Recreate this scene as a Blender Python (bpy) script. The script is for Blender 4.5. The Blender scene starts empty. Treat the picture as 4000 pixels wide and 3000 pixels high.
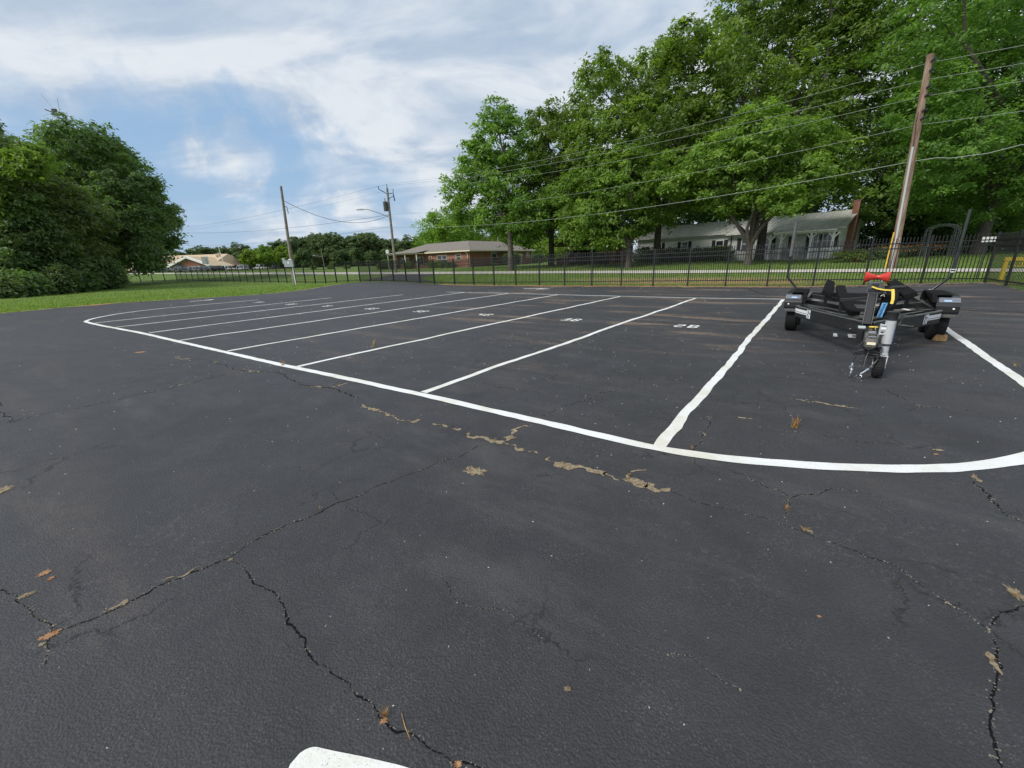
import bpy, math, random
import numpy as np
from mathutils import Vector
R = math.radians
scene = bpy.context.scene
COL = scene.collection
rng = np.random.default_rng(11)
random.seed(5)

# ------------------------------------------------------------------ camera, sky, sun, exposure
F = 1555.6; H = 1.55; ROLL = math.atan(0.033); PITCH = math.atan((1500-1022)*math.cos(ROLL)/F)
_f = np.array([0, math.cos(PITCH), -math.sin(PITCH)]); _r0 = np.array([1., 0, 0]); _u0 = np.cross(_r0, _f)
_r = _r0*math.cos(ROLL)-_u0*math.sin(ROLL); _u = _u0*math.cos(ROLL)+_r0*math.sin(ROLL)
EYE = np.array([0, 0, H])
def ray(px, py): return _f+_r*(px-2000)/F-_u*(py-1500)/F
def G(px, py, z=0.):
    v = ray(px, py); return EYE+v*((z-H)/v[2])
def pt(px, py, Y):
    v = ray(px, py); return EYE+v*(Y/v[1])
cam = bpy.data.cameras.new('camera'); co = bpy.data.objects.new('camera', cam); COL.objects.link(co)
cam.sensor_width = 36; cam.lens = 36*F/4000; cam.clip_start = .05; cam.clip_end = 5000
from mathutils import Matrix
co.matrix_world = Matrix(((_r[0], _u[0], -_f[0], 0), (_r[1], _u[1], -_f[1], 0), (_r[2], _u[2], -_f[2], H), (0, 0, 0, 1)))
scene.camera = co

SUN_EL = R(43); SUN_DIR = Vector((-.70, -.42, 0)).normalized()*math.cos(SUN_EL)+Vector((0, 0, math.sin(SUN_EL)))
w = bpy.data.worlds.new('World'); scene.world = w; w.use_nodes = True
nt = w.node_tree; nt.nodes.clear(); N = nt.nodes; LK = nt.links
def wm(op, a, b=None, c=None, clamp=False):
    n = N.new('ShaderNodeMath'); n.operation = op; n.use_clamp = clamp
    for i, v in enumerate((a, b, c)):
        if v is None: continue
        if isinstance(v, (int, float)): n.inputs[i].default_value = v
        else: LK.new(v, n.inputs[i])
    return n.outputs[0]
def wmix(f, a, b):
    n = N.new('ShaderNodeMix'); n.data_type = 'RGBA'
    for s, v in ((0, f), (6, a), (7, b)):
        if isinstance(v, (int, float)): n.inputs[s].default_value = v
        elif isinstance(v, tuple): n.inputs[s].default_value = (*v, 1)
        else: LK.new(v, n.inputs[s])
    return n.outputs[2]
tc = N.new('ShaderNodeTexCoord'); gen = tc.outputs['Generated']
sky = N.new('ShaderNodeTexSky'); sky.sky_type = 'NISHITA'; sky.sun_disc = False
sky.sun_elevation = SUN_EL; sky.sun_rotation = math.atan2(SUN_DIR.x, SUN_DIR.y); sky.air_density = 1.2; sky.dust_density = 1.0
sep = N.new('ShaderNodeSeparateXYZ'); LK.new(gen, sep.inputs[0])
zc = wm('MAXIMUM', sep.outputs[2], 0.0); zz = wm('ADD', zc, .22)
cx = wm('DIVIDE', sep.outputs[0], zz); cy = wm('DIVIDE', sep.outputs[1], zz)
cmb = N.new('ShaderNodeCombineXYZ'); LK.new(cx, cmb.inputs[0]); LK.new(cy, cmb.inputs[1])
def wnoise(vec, s, det, rough=.55, dist=0., sc=(1, 1, 1), off=(0, 0, 0), rot=0):
    mp = N.new('ShaderNodeMapping'); LK.new(vec, mp.inputs[0]); mp.inputs['Scale'].default_value = sc; mp.inputs['Location'].default_value = off
    mp.inputs['Rotation'].default_value = (0, 0, rot)
    n = N.new('ShaderNodeTexNoise'); LK.new(mp.outputs[0], n.inputs['Vector']); n.inputs['Scale'].default_value = s
    n.inputs['Detail'].default_value = det; n.inputs['Roughness'].default_value = rough; n.inputs['Distortion'].default_value = dist
    return n.outputs['Fac']
# cloud cover: broad cloud banks at bearings read off the photograph, broken up by noise
warp = wnoise(gen, 3.2, 5, .62, .3); warp3 = wnoise(gen, 9.0, 6, .62, .5, off=(2, 5, 3)); warp2 = wnoise(gen, 3.2, 5, .62, .3, off=(7, 3, 1))
def gc(p, q, w0, w1):
    """0..1 across the great circle through two bearings (1 below / left of it)"""
    a = ray(*p); b = ray(*q); n = np.cross(a, b); n = n/np.linalg.norm(n)
    vm = N.new('ShaderNodeVectorMath'); vm.operation = 'DOT_PRODUCT'; LK.new(gen, vm.inputs[0]); vm.inputs[1].default_value = n
    v = wm('ADD', vm.outputs['Value'], wm('ADD', wm('MULTIPLY', wm('SUBTRACT', warp, .5), .34), wm('MULTIPLY', wm('SUBTRACT', warp3, .5), .10)))
    m = N.new('ShaderNodeMapRange'); m.interpolation_type = 'SMOOTHSTEP'; LK.new(v, m.inputs['Value']); m.inputs['From Min'].default_value = w0; m.inputs['From Max'].default_value = w1
    return m.outputs[0]
_t = np.cross(ray(0, 190), ray(1300, 400)); _s = 1 if _t @ ray(600, 800) > 0 else -1
bank = gc((0, 170), (1300, 400), -.04, .11) if _s > 0 else gc((1300, 400), (0, 170), -.04, .11)
_t = np.cross(ray(1550, 300), ray(1700, 1000)); _s = 1 if _t @ ray(400, 600) > 0 else -1
side = gc((1750, 300), (1900, 1000), -.05, .40) if _s > 0 else gc((1900, 1000), (1750, 300), -.05, .40)
cov = wm('SUBTRACT', 1.02, wm('MULTIPLY', wm('MULTIPLY', bank, side), 1.12))
BANK = [  # px, py, radius(rad), weight
 (950, 600, .085, .60), (870, 640, .06, .35), (700, 610, .05, .40), (1180, 930, .12, .60), (1420, 900, .10, .60), (1000, 1000, .14, .35), (1330, 690, .11, .35), (1350, 480, .12, .22), (640, 330, .12, .18), (130, 620, .06, .25)]
for px, py, rad, wt in BANK:
    d = ray(px, py); d = d/np.linalg.norm(d)
    vm = N.new('ShaderNodeVectorMath'); vm.operation = 'DISTANCE'; LK.new(gen, vm.inputs[0]); vm.inputs[1].default_value = d
    dd = wm('ADD', vm.outputs['Value'], wm('ADD', wm('MULTIPLY', wm('SUBTRACT', warp, .5), rad*1.4+.08), wm('MULTIPLY', wm('SUBTRACT', warp3, .5), .16)))
    mr = N.new('ShaderNodeMapRange'); mr.interpolation_type = 'SMOOTHSTEP'; LK.new(dd, mr.inputs['Value'])
    mr.inputs['From Min'].default_value = rad*1.2; mr.inputs['From Max'].default_value = rad*.25
    mr.inputs['To Min'].default_value = 0; mr.inputs['To Max'].default_value = wt
    cov = wm('ADD', cov, mr.outputs[0])
n1 = wnoise(cmb.outputs[0], .9, 8, .6, .4, rot=.5, sc=(1, 2.2, 1)); n2 = wnoise(cmb.outputs[0], 2.6, 7, .6, .2, off=(3, 1, 0), sc=(1, 1.8, 1))
cov = wm('ADD', cov, wm('MULTIPLY', wm('SUBTRACT', n1, .5), .55))
cov = wm('ADD', cov, wm('MULTIPLY', wm('SUBTRACT', n2, .5), .45))
mr = N.new('ShaderNodeMapRange'); mr.interpolation_type = 'SMOOTHSTEP'; LK.new(cov, mr.inputs['Value'])
mr.inputs['From Min'].default_value = -.15; mr.inputs['From Max'].default_value = 1.05; mr.inputs['To Min'].default_value = .10; mr.inputs['To Max'].default_value = .97
covf = mr.outputs[0]
n3 = wnoise(cmb.outputs[0], 1.5, 7, .55, .5, off=(11, 4, 0), sc=(1, 1.7, 1))
mr2 = N.new('ShaderNodeMapRange'); mr2.interpolation_type = 'SMOOTHSTEP'; LK.new(n3, mr2.inputs['Value']); mr2.inputs['From Min'].default_value = .40; mr2.inputs['From Max'].default_value = .60
cloud = wmix(mr2.outputs[0], (4.3, 5.4, 6.9), (7.9, 8.35, 8.9))
n4 = wnoise(cmb.outputs[0], 4.5, 7, .6, .4, off=(5, 8, 0), sc=(1, 1.5, 1)); cloud = wmix(wm('MULTIPLY', wm('SUBTRACT', n4, .35, clamp=True), 1.1, clamp=True), cloud, (6.9, 7.5, 8.3))
# thin bright rim of the big bank
edge = wm('MULTIPLY', wm('SUBTRACT', 1.0, wm('ABSOLUTE', wm('MULTIPLY', wm('SUBTRACT', cov, .86), 5.0)), clamp=True), wm('MULTIPLY', n2, .40))
cloud = wmix(edge, cloud, (9.6, 9.6, 9.2))
skyb = wmix(.78, sky.outputs[0], (3.0, 5.1, 7.9))
pale = wm('POWER', wm('SUBTRACT', 1.0, zc), 12.0)
skyb = wmix(wm('MULTIPLY', pale, .45), skyb, (6.2, 7.3, 8.6))
final = wmix(covf, skyb, cloud)
bg = N.new('ShaderNodeBackground'); LK.new(final, bg.inputs[0]); bg.inputs[1].default_value = .1
wo = N.new('ShaderNodeOutputWorld'); LK.new(bg.outputs[0], wo.inputs[0])
sl = bpy.data.lights.new('sun', 'SUN'); sl.energy = 3.5; sl.angle = R(20); sl.color = (1, .96, .88)
so = bpy.data.objects.new('sun', sl); COL.objects.link(so); so.rotation_euler = SUN_DIR.to_track_quat('Z', 'Y').to_euler()
vs = scene.view_settings; vs.view_transform = 'Standard'; vs.look = 'None'; vs.gamma = 1; vs.use_curve_mapping = False; vs.exposure = 0.0

# ------------------------------------------------------------------ terrain height
def slp(x, y): return (x+5.7)*.548+(y-31.5)*.837
def hz(x, y):
    s = slp(x, y)
    z = .028*np.clip(s, 0, 10)+.05*np.clip(s-10, 0, 12)+.008*np.clip(s-22, 0, 400)
    z = z+.24*np.exp(-((x+10.2)**2+(y-35.6)**2)/38)+.20*np.exp(-((x-18.0)**2+(y-14.9)**2)/14)
    return z+.008*np.maximum(0, -x-18)*np.clip((y-38)/15, 0, 1)*np.clip((260-y)/100, 0.6, 1)
def TG(px, py):
    v = ray(px, py); t = np.linspace(3, 900, 6000); p = EYE+v[None, :]*t[:, None]
    k = np.where(p[:, 2] < hz(p[:, 0], p[:, 1]))[0]
    q = p[k[0]] if len(k) else p[600]
    return np.array([q[0], q[1], float(hz(q[0], q[1]))])

# ------------------------------------------------------------------ materials
def mat(name, col, rough=.7, metal=0., spec=.5, var=0., vscale=8., bump=0., bscale=60., coat=0., vec='Object', col2=None, det=4):
    m = bpy.data.materials.new(name); m.use_nodes = True; t = m.node_tree; b = t.nodes['Principled BSDF']
    b.inputs['Roughness'].default_value = rough; b.inputs['Metallic'].default_value = metal
    b.inputs['Specular IOR Level'].default_value = spec; b.inputs['Coat Weight'].default_value = coat
    b.inputs['Base Color'].default_value = (*col, 1)
    tcn = t.nodes.new('ShaderNodeTexCoord')
    if var or col2:
        n = t.nodes.new('ShaderNodeTexNoise'); n.inputs['Scale'].default_value = vscale; n.inputs['Detail'].default_value = det; t.links.new(tcn.outputs[vec], n.inputs['Vector'])
        r = t.nodes.new('ShaderNodeMapRange'); r.inputs[1].default_value = .32; r.inputs[2].default_value = .68; t.links.new(n.outputs[0], r.inputs[0])
        mx = t.nodes.new('ShaderNodeMix'); mx.data_type = 'RGBA'; t.links.new(r.outputs[0], mx.inputs[0])
        a = tuple(c*(1-var) for c in col); bb = col2 if col2 else tuple(min(1, c*(1+var)) for c in col)
        mx.inputs[6].default_value = (*a, 1); mx.inputs[7].default_value = (*bb, 1); t.links.new(mx.outputs[2], b.inputs['Base Color'])
    if bump:
        n = t.nodes.new('ShaderNodeTexNoise'); n.inputs['Scale'].default_value = bscale; n.inputs['Detail'].default_value = 5; t.links.new(tcn.outputs[vec], n.inputs['Vector'])
        bp = t.nodes.new('ShaderNodeBump'); bp.inputs['Strength'].default_value = bump; bp.inputs['Distance'].default_value = .01; t.links.new(n.outputs[0], bp.inputs['Height']); t.links.new(bp.outputs[0], b.inputs['Normal'])
    return m
class NB:
    """small shader-node helper"""
    def __init__(s, name):
        s.m = bpy.data.materials.new(name); s.m.use_nodes = True; s.t = s.m.node_tree; s.b = s.t.nodes['Principled BSDF']
        s.tc = s.t.nodes.new('ShaderNodeTexCoord').outputs['Object']
    def put(s, n, i, v):
        if v is None: return
        if isinstance(v, (int, float)): n.inputs[i].default_value = v
        elif isinstance(v, tuple): n.inputs[i].default_value = (*v, 1) if len(v) == 3 and n.inputs[i].type == 'RGBA' else v
        else: s.t.links.new(v, n.inputs[i])
    def math(s, op, a, b=None, clamp=False):
        n = s.t.nodes.new('ShaderNodeMath'); n.operation = op; n.use_clamp = clamp; s.put(n, 0, a); s.put(n, 1, b); return n.outputs[0]
    def mix(s, f, a, b):
        n = s.t.nodes.new('ShaderNodeMix'); n.data_type = 'RGBA'; s.put(n, 0, f); s.put(n, 6, a); s.put(n, 7, b); return n.outputs[2]
    def mapr(s, v, a, b, c=0., d=1.):
        n = s.t.nodes.new('ShaderNodeMapRange'); n.interpolation_type = 'SMOOTHSTEP'
        for i, q in enumerate((v, a, b, c, d)): s.put(n, i, q)
        return n.outputs[0]
    def xyz(s, vec=None):
        n = s.t.nodes.new('ShaderNodeSeparateXYZ'); s.t.links.new(vec or s.tc, n.inputs[0]); return n.outputs
    def mapping(s, sc=(1, 1, 1), rot=(0, 0, 0), loc=(0, 0, 0), vec=None):
        if rot[2]: n = s.t.nodes.new('ShaderNodeMapping'); s.t.links.new(vec or s.tc, n.inputs[0]); n.inputs['Rotation'].default_value = rot; vec = n.outputs[0]; rot = (0, 0, 0)
        n = s.t.nodes.new('ShaderNodeMapping'); s.t.links.new(vec or s.tc, n.inputs[0]); n.inputs['Scale'].default_value = sc; n.inputs['Rotation'].default_value = rot; n.inputs['Location'].default_value = loc; return n.outputs[0]
    def noise(s, sc, det=4, rough=.5, vec=None, dist=0.):
        n = s.t.nodes.new('ShaderNodeTexNoise'); s.t.links.new(vec or s.tc, n.inputs['Vector']); n.inputs['Scale'].default_value = sc; n.inputs['Detail'].default_value = det; n.inputs['Roughness'].default_value = rough; n.inputs['Distortion'].default_value = dist; return n.outputs[0]
    def voro(s, sc, feat='F1', out='Distance', vec=None, rnd=1.):
        n = s.t.nodes.new('ShaderNodeTexVoronoi'); n.feature = feat; s.t.links.new(vec or s.tc, n.inputs['Vector']); n.inputs['Scale'].default_value = sc; n.inputs['Randomness'].default_value = rnd; return n.outputs[out]
    def bump(s, h, st, dist, nrm=None):
        n = s.t.nodes.new('ShaderNodeBump'); s.put(n, 'Height', h); n.inputs['Strength'].default_value = st; n.inputs['Distance'].default_value = dist
        if nrm is not None: s.t.links.new(nrm, n.inputs['Normal'])
        return n.outputs[0]
    def done(s, col=None, rough=None, nrm=None):
        if col is not None: s.put(s.b, 'Base Color', col)
        if rough is not None: s.put(s.b, 'Roughness', rough)
        if nrm is not None: s.t.links.new(nrm, s.b.inputs['Normal'])
        return s.m

def asphalt_mat():
    s = NB('asphalt')
    big = s.noise(.35, 5, .6); mid = s.noise(2.2, 5, .65); fine = s.noise(90, 4, .7)
    base = s.mix(s.mapr(big, .3, .7), (.029, .029, .033), (.042, .042, .047))
    base = s.mix(s.mapr(mid, .35, .75), base, (.050, .050, .055))
    grain = s.voro(120, 'F1', 'Distance'); spk = s.voro(210, 'F1', 'Color')
    sx = s.xyz(spk)[0]
    base = s.mix(s.math('MULTIPLY', s.mapr(grain, .25, .6), .45), base, (.016, .016, .019))
    base = s.mix(s.math('MULTIPLY', s.math('GREATER_THAN', sx, .92), s.mapr(s.noise(3.1, 4, .7), .40, .68, .04, .38)), base, (.16, .16, .165))
    oil = s.math('MULTIPLY', s.mapr(s.noise(1.05, 4, .6, s.mapping((1, 1, 1), (0, 0, .3), (13, 2, 0))), .60, .72), .45); base = s.mix(oil, base, (.020, .020, .022))
    worn = s.math('MULTIPLY', s.mapr(s.noise(24, 5, .8), .52, .66), s.mapr(s.noise(.8, 4, .6, s.mapping((1, 1, 1), (0, 0, .3), (1, 22, 0))), .50, .66)); base = s.mix(s.math('MULTIPLY', worn, .55), base, (.095, .094, .096))
    # dusty clay streaks lying along the rows, where run-off dried
    p = s.xyz(); mp = s.mapping((.18, 1.25, 1), (0, 0, .60)); st = s.noise(1.1, 5, .62, mp, .3)
    st2 = s.noise(1.6, 5, .68, s.mapping((.28, 1.6, 1), (0, 0, .60), (3, 9, 0)), .3)
    reg = s.math('MULTIPLY', s.mapr(p[1], 5.0, 9.0), s.mapr(p[0], -6.0, 2.5))
    reg = s.math('ADD', s.math('MULTIPLY', reg, .80), .10)
    dust = s.math('MULTIPLY', s.mapr(st, .52, .65), reg, True)
    dust = s.math('ADD', dust, s.math('MULTIPLY', s.mapr(st2, .56, .70), s.math('MULTIPLY', reg, .8)), True)
    brk = s.mapr(s.noise(9, 5, .75), .30, .62)
    dust = s.math('MULTIPLY', s.math('MULTIPLY', dust, brk), s.mapr(s.noise(.33, 3, .5), .40, .58))
    base = s.mix(s.math('MULTIPLY', dust, .85), base, (.30, .20, .135))
    pale = s.math('MULTIPLY', s.mapr(s.noise(.8, 6, .7, s.mapping((.5, 1.6, 1), (0, 0, .60), (5, 2, 0))), .52, .70), .22)
    base = s.mix(pale, base, (.12, .118, .117))
    # hairline map cracks
    wv = s.mapping((1, 1, 1)); cn = s.t.nodes.new('ShaderNodeVectorMath'); cn.operation = 'ADD'
    nn = s.t.nodes.new('ShaderNodeTexNoise'); nn.inputs['Scale'].default_value = 3.5; nn.inputs['Detail'].default_value = 9; nn.inputs['Roughness'].default_value = .72; s.t.links.new(s.tc, nn.inputs['Vector'])
    sc2 = s.t.nodes.new('ShaderNodeVectorMath'); sc2.operation = 'SCALE'; s.t.links.new(nn.outputs['Color'], sc2.inputs[0]); sc2.inputs['Scale'].default_value = .42
    s.t.links.new(wv, cn.inputs[0]); s.t.links.new(sc2.outputs[0], cn.inputs[1])
    ed = s.voro(1.9, 'DISTANCE_TO_EDGE', 'Distance', cn.outputs[0])
    hair = s.math('MULTIPLY', s.mapr(ed, .012, .0, 0, 1), s.mapr(s.noise(1.1, 3, .5), .5, .68))
    base = s.mix(s.math('MULTIPLY', hair, .6), base, (.014, .014, .017))
    hgt = s.math('ADD', s.math('MULTIPLY', s.noise(70, 6, .8), .6), s.math('MULTIPLY', s.voro(105), .45))
    hgt = s.math('SUBTRACT', hgt, s.math('MULTIPLY', hair, 1.0))
    n1 = s.bump(hgt, .8, .009)
    n2 = s.bump(s.noise(9, 5, .7), .22, .012, n1)
    s.b.inputs['Specular IOR Level'].default_value = .45
    return s.done(base, s.mapr(fine, .2, .8, .55, .8), n2)
M_ASPH = asphalt_mat()

def grass_mat(name, a, b, c, dirt=False):
    s = NB(name)
    g = s.mix(s.mapr(s.noise(.30, 6, .65), .35, .65), a, b)
    g = s.mix(s.mapr(s.noise(2.6, 6, .75), .42, .72), g, c)
    g = s.mix(s.math('MULTIPLY', s.mapr(s.noise(22, 4, .8), .45, .7), .6), g, tuple(q*.45 for q in a))
    if dirt:
        p = s.xyz()
        sl_ = s.math('ADD', s.math('MULTIPLY', s.math('ADD', p[0], 5.7), .548), s.math('MULTIPLY', s.math('SUBTRACT', p[1], 31.5), .837))
        band = s.math('MULTIPLY', s.mapr(sl_, .3, 2.0), s.mapr(sl_, 7.5, 4.5))
        reg = s.math('MULTIPLY', s.mapr(p[0], 3.0, 9.0), s.mapr(p[0], 19.0, 13.0))
        near = s.math('MULTIPLY', s.mapr(sl_, 1.0, .0), s.mapr(sl_, -1.2, -.3))
        near = s.math('MULTIPLY', near, s.mapr(p[0], -8.0, 0.0))
        dn = s.mapr(s.noise(1.0, 7, .8, s.mapping((.7, 1.4, 1))), .38, .54)
        amt = s.math('ADD', s.math('MULTIPLY', s.math('MULTIPLY', band, reg), dn), s.math('MULTIPLY', near, s.mapr(s.noise(2.1, 6, .8), .35, .55)), True)
        g = s.mix(s.math('MULTIPLY', amt, .85), g, s.mix(s.noise(4, 5, .7), (.34, .17, .085), (.52, .36, .21)))
    n1 = s.bump(s.noise(30, 6, .85), 1.0, .08); s.b.inputs['Specular IOR Level'].default_value = .15
    return s.done(g, .9, n1)
M_GRASS = grass_mat('grass_ground', (.095, .165, .032), (.160, .250, .055), (.215, .275, .08), True)
M_LAWN = grass_mat('lawn_ground', (.075, .135, .028), (.135, .205, .045), (.19, .235, .075))
def leaf_mat(name, dark, light, trans=.30, rough=.55):
    m = bpy.data.materials.new(name); m.use_nodes = True; t = m.node_tree; t.nodes.clear(); L = t.links.new
    at = t.nodes.new('ShaderNodeAttribute'); at.attribute_name = 'tint'
    mx = t.nodes.new('ShaderNodeMix'); mx.data_type = 'RGBA'; mx.inputs[6].default_value = (*dark, 1); mx.inputs[7].default_value = (*light, 1); L(at.outputs['Fac'], mx.inputs[0])
    oi = t.nodes.new('ShaderNodeObjectInfo'); hv = t.nodes.new('ShaderNodeHueSaturation'); mr_ = t.nodes.new('ShaderNodeMapRange'); mr_.inputs[3].default_value = .485; mr_.inputs[4].default_value = .512; L(oi.outputs['Random'], mr_.inputs[0]); L(mr_.outputs[0], hv.inputs['Hue']); mv_ = t.nodes.new('ShaderNodeMapRange'); mv_.inputs[3].default_value = .86; mv_.inputs[4].default_value = 1.12; L(oi.outputs['Random'], mv_.inputs[0]); L(mv_.outputs[0], hv.inputs['Value']); L(mx.outputs[2], hv.inputs['Color'])
    class _M: outputs = {2: hv.outputs[0]}
    mx = _M
    d = t.nodes.new('ShaderNodeBsdfPrincipled'); d.inputs['Roughness'].default_value = rough; d.inputs['Specular IOR Level'].default_value = .35; L(mx.outputs[2], d.inputs['Base Color'])
    tr = t.nodes.new('ShaderNodeBsdfTranslucent'); hs = t.nodes.new('ShaderNodeMix'); hs.data_type = 'RGBA'; hs.blend_type = 'MULTIPLY'; hs.inputs[0].default_value = 1; L(mx.outputs[2], hs.inputs[6]); hs.inputs[7].default_value = (1.6, 1.75, .6, 1); L(hs.outputs[2], tr.inputs['Color'])
    ms = t.nodes.new('ShaderNodeMixShader'); ms.inputs[0].default_value = trans; L(d.outputs[0], ms.inputs[1]); L(tr.outputs[0], ms.inputs[2])
    o = t.nodes.new('ShaderNodeOutputMaterial'); L(ms.outputs[0], o.inputs[0]); return m
LEAF = leaf_mat('leaf_pecan', (.080, .150, .034), (.245, .375, .070), .44)
LEAF_OAK = leaf_mat('leaf_oak', (.076, .130, .054), (.175, .250, .090), .40)
LEAF_LIME = leaf_mat('leaf_lime', (.085, .150, .022), (.23, .33, .045), .42)
LEAF_DARK = leaf_mat('leaf_dark', (.062, .118, .048), (.150, .230, .082), .38)
LEAF_FAR = leaf_mat('leaf_far', (.066, .112, .050), (.150, .205, .078), .3)
BARK = mat('bark', (.085, .075, .065), .95, var=.45, vscale=9, bump=.9, bscale=22)
BARK_D = mat('bark_dark', (.06, .052, .045), .95, var=.4, vscale=9, bump=.9, bscale=22)
BLACK = mat('black_fence_paint', (.010, .010, .012), .45, spec=.5)
def paint_mat():
    s = NB('line_paint')
    c = s.mix(s.mapr(s.noise(1.1, 5, .7), .40, .68), (.74, .755, .76), (.62, .60, .51))
    hole = s.math('MAXIMUM', s.mapr(s.noise(110, 3, .8), .60, .70), s.math('MULTIPLY', s.mapr(s.noise(5, 5, .8), .60, .70), .5))
    c = s.mix(s.math('MULTIPLY', hole, .7), c, (.12, .12, .12))
    return s.done(c, .6, s.bump(s.noise(60, 4, .8), .6, .006))
PAINT = paint_mat()
CRACK = mat('crack_dark', (.008, .008, .010), 1.0, spec=.1, bump=1, bscale=80)
def dirt_mat(nm, a, b):
    s = NB(nm); c = s.mix(s.mapr(s.noise(30, 5, .8), .35, .65), a, b); return s.done(c, .95, s.bump(s.noise(70, 4, .8), 1, .02))
DIRT = dirt_mat('crack_dirt', (.16, .115, .07), (.42, .34, .22))
CLAY = dirt_mat('red_clay', (.30, .13, .05), (.55, .32, .17))
STRAW = mat('dead_grass', (.38, .24, .09), .9, var=.4, vscale=30)
PEB = mat('pebble', (.45, .45, .44), .8, var=.4, vscale=3)

# ------------------------------------------------------------------ object helpers
def tag(o, label=None, cat=None, group=None, kind=None):
    if label: o['label'] = label
    if cat: o['category'] = cat
    if group: o['group'] = group
    if kind: o['kind'] = kind
    return o
def empty(name, loc=(0, 0, 0), rz=0.):
    o = bpy.data.objects.new(name, None); COL.objects.link(o); o.location = loc; o.rotation_euler = (0, 0, rz); o.empty_display_size = .3; return o
def mesh_obj(name, me, m=None, parent=None):
    o = bpy.data.objects.new(name, me); COL.objects.link(o)
    if m: me.materials.append(m)
    if parent: o.parent = parent
    return o
def npmesh(name, V, quads=None, tris=None, attr=None):
    me = bpy.data.meshes.new(name); V = np.asarray(V, np.float32); me.vertices.add(len(V)); me.vertices.foreach_set('co', V.ravel())
    loops = []; tot = []
    if quads is not None and len(quads): loops.append(np.asarray(quads, np.int32).ravel()); tot.append(np.full(len(quads), 4, np.int32))
    if tris is not None and len(tris): loops.append(np.asarray(tris, np.int32).ravel()); tot.append(np.full(len(tris), 3, np.int32))
    lv = np.concatenate(loops); tt = np.concatenate(tot); st = np.concatenate([[0], np.cumsum(tt)[:-1]]).astype(np.int32)
    me.loops.add(len(lv)); me.loops.foreach_set('vertex_index', lv); me.polygons.add(len(tt)); me.polygons.foreach_set('loop_start', st); me.polygons.foreach_set('loop_total', tt)
    if attr is not None:
        a = me.attributes.new('tint', 'FLOAT', 'FACE'); a.data.foreach_set('value', np.asarray(attr, np.float32))
    me.update(calc_edges=True); return me
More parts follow.
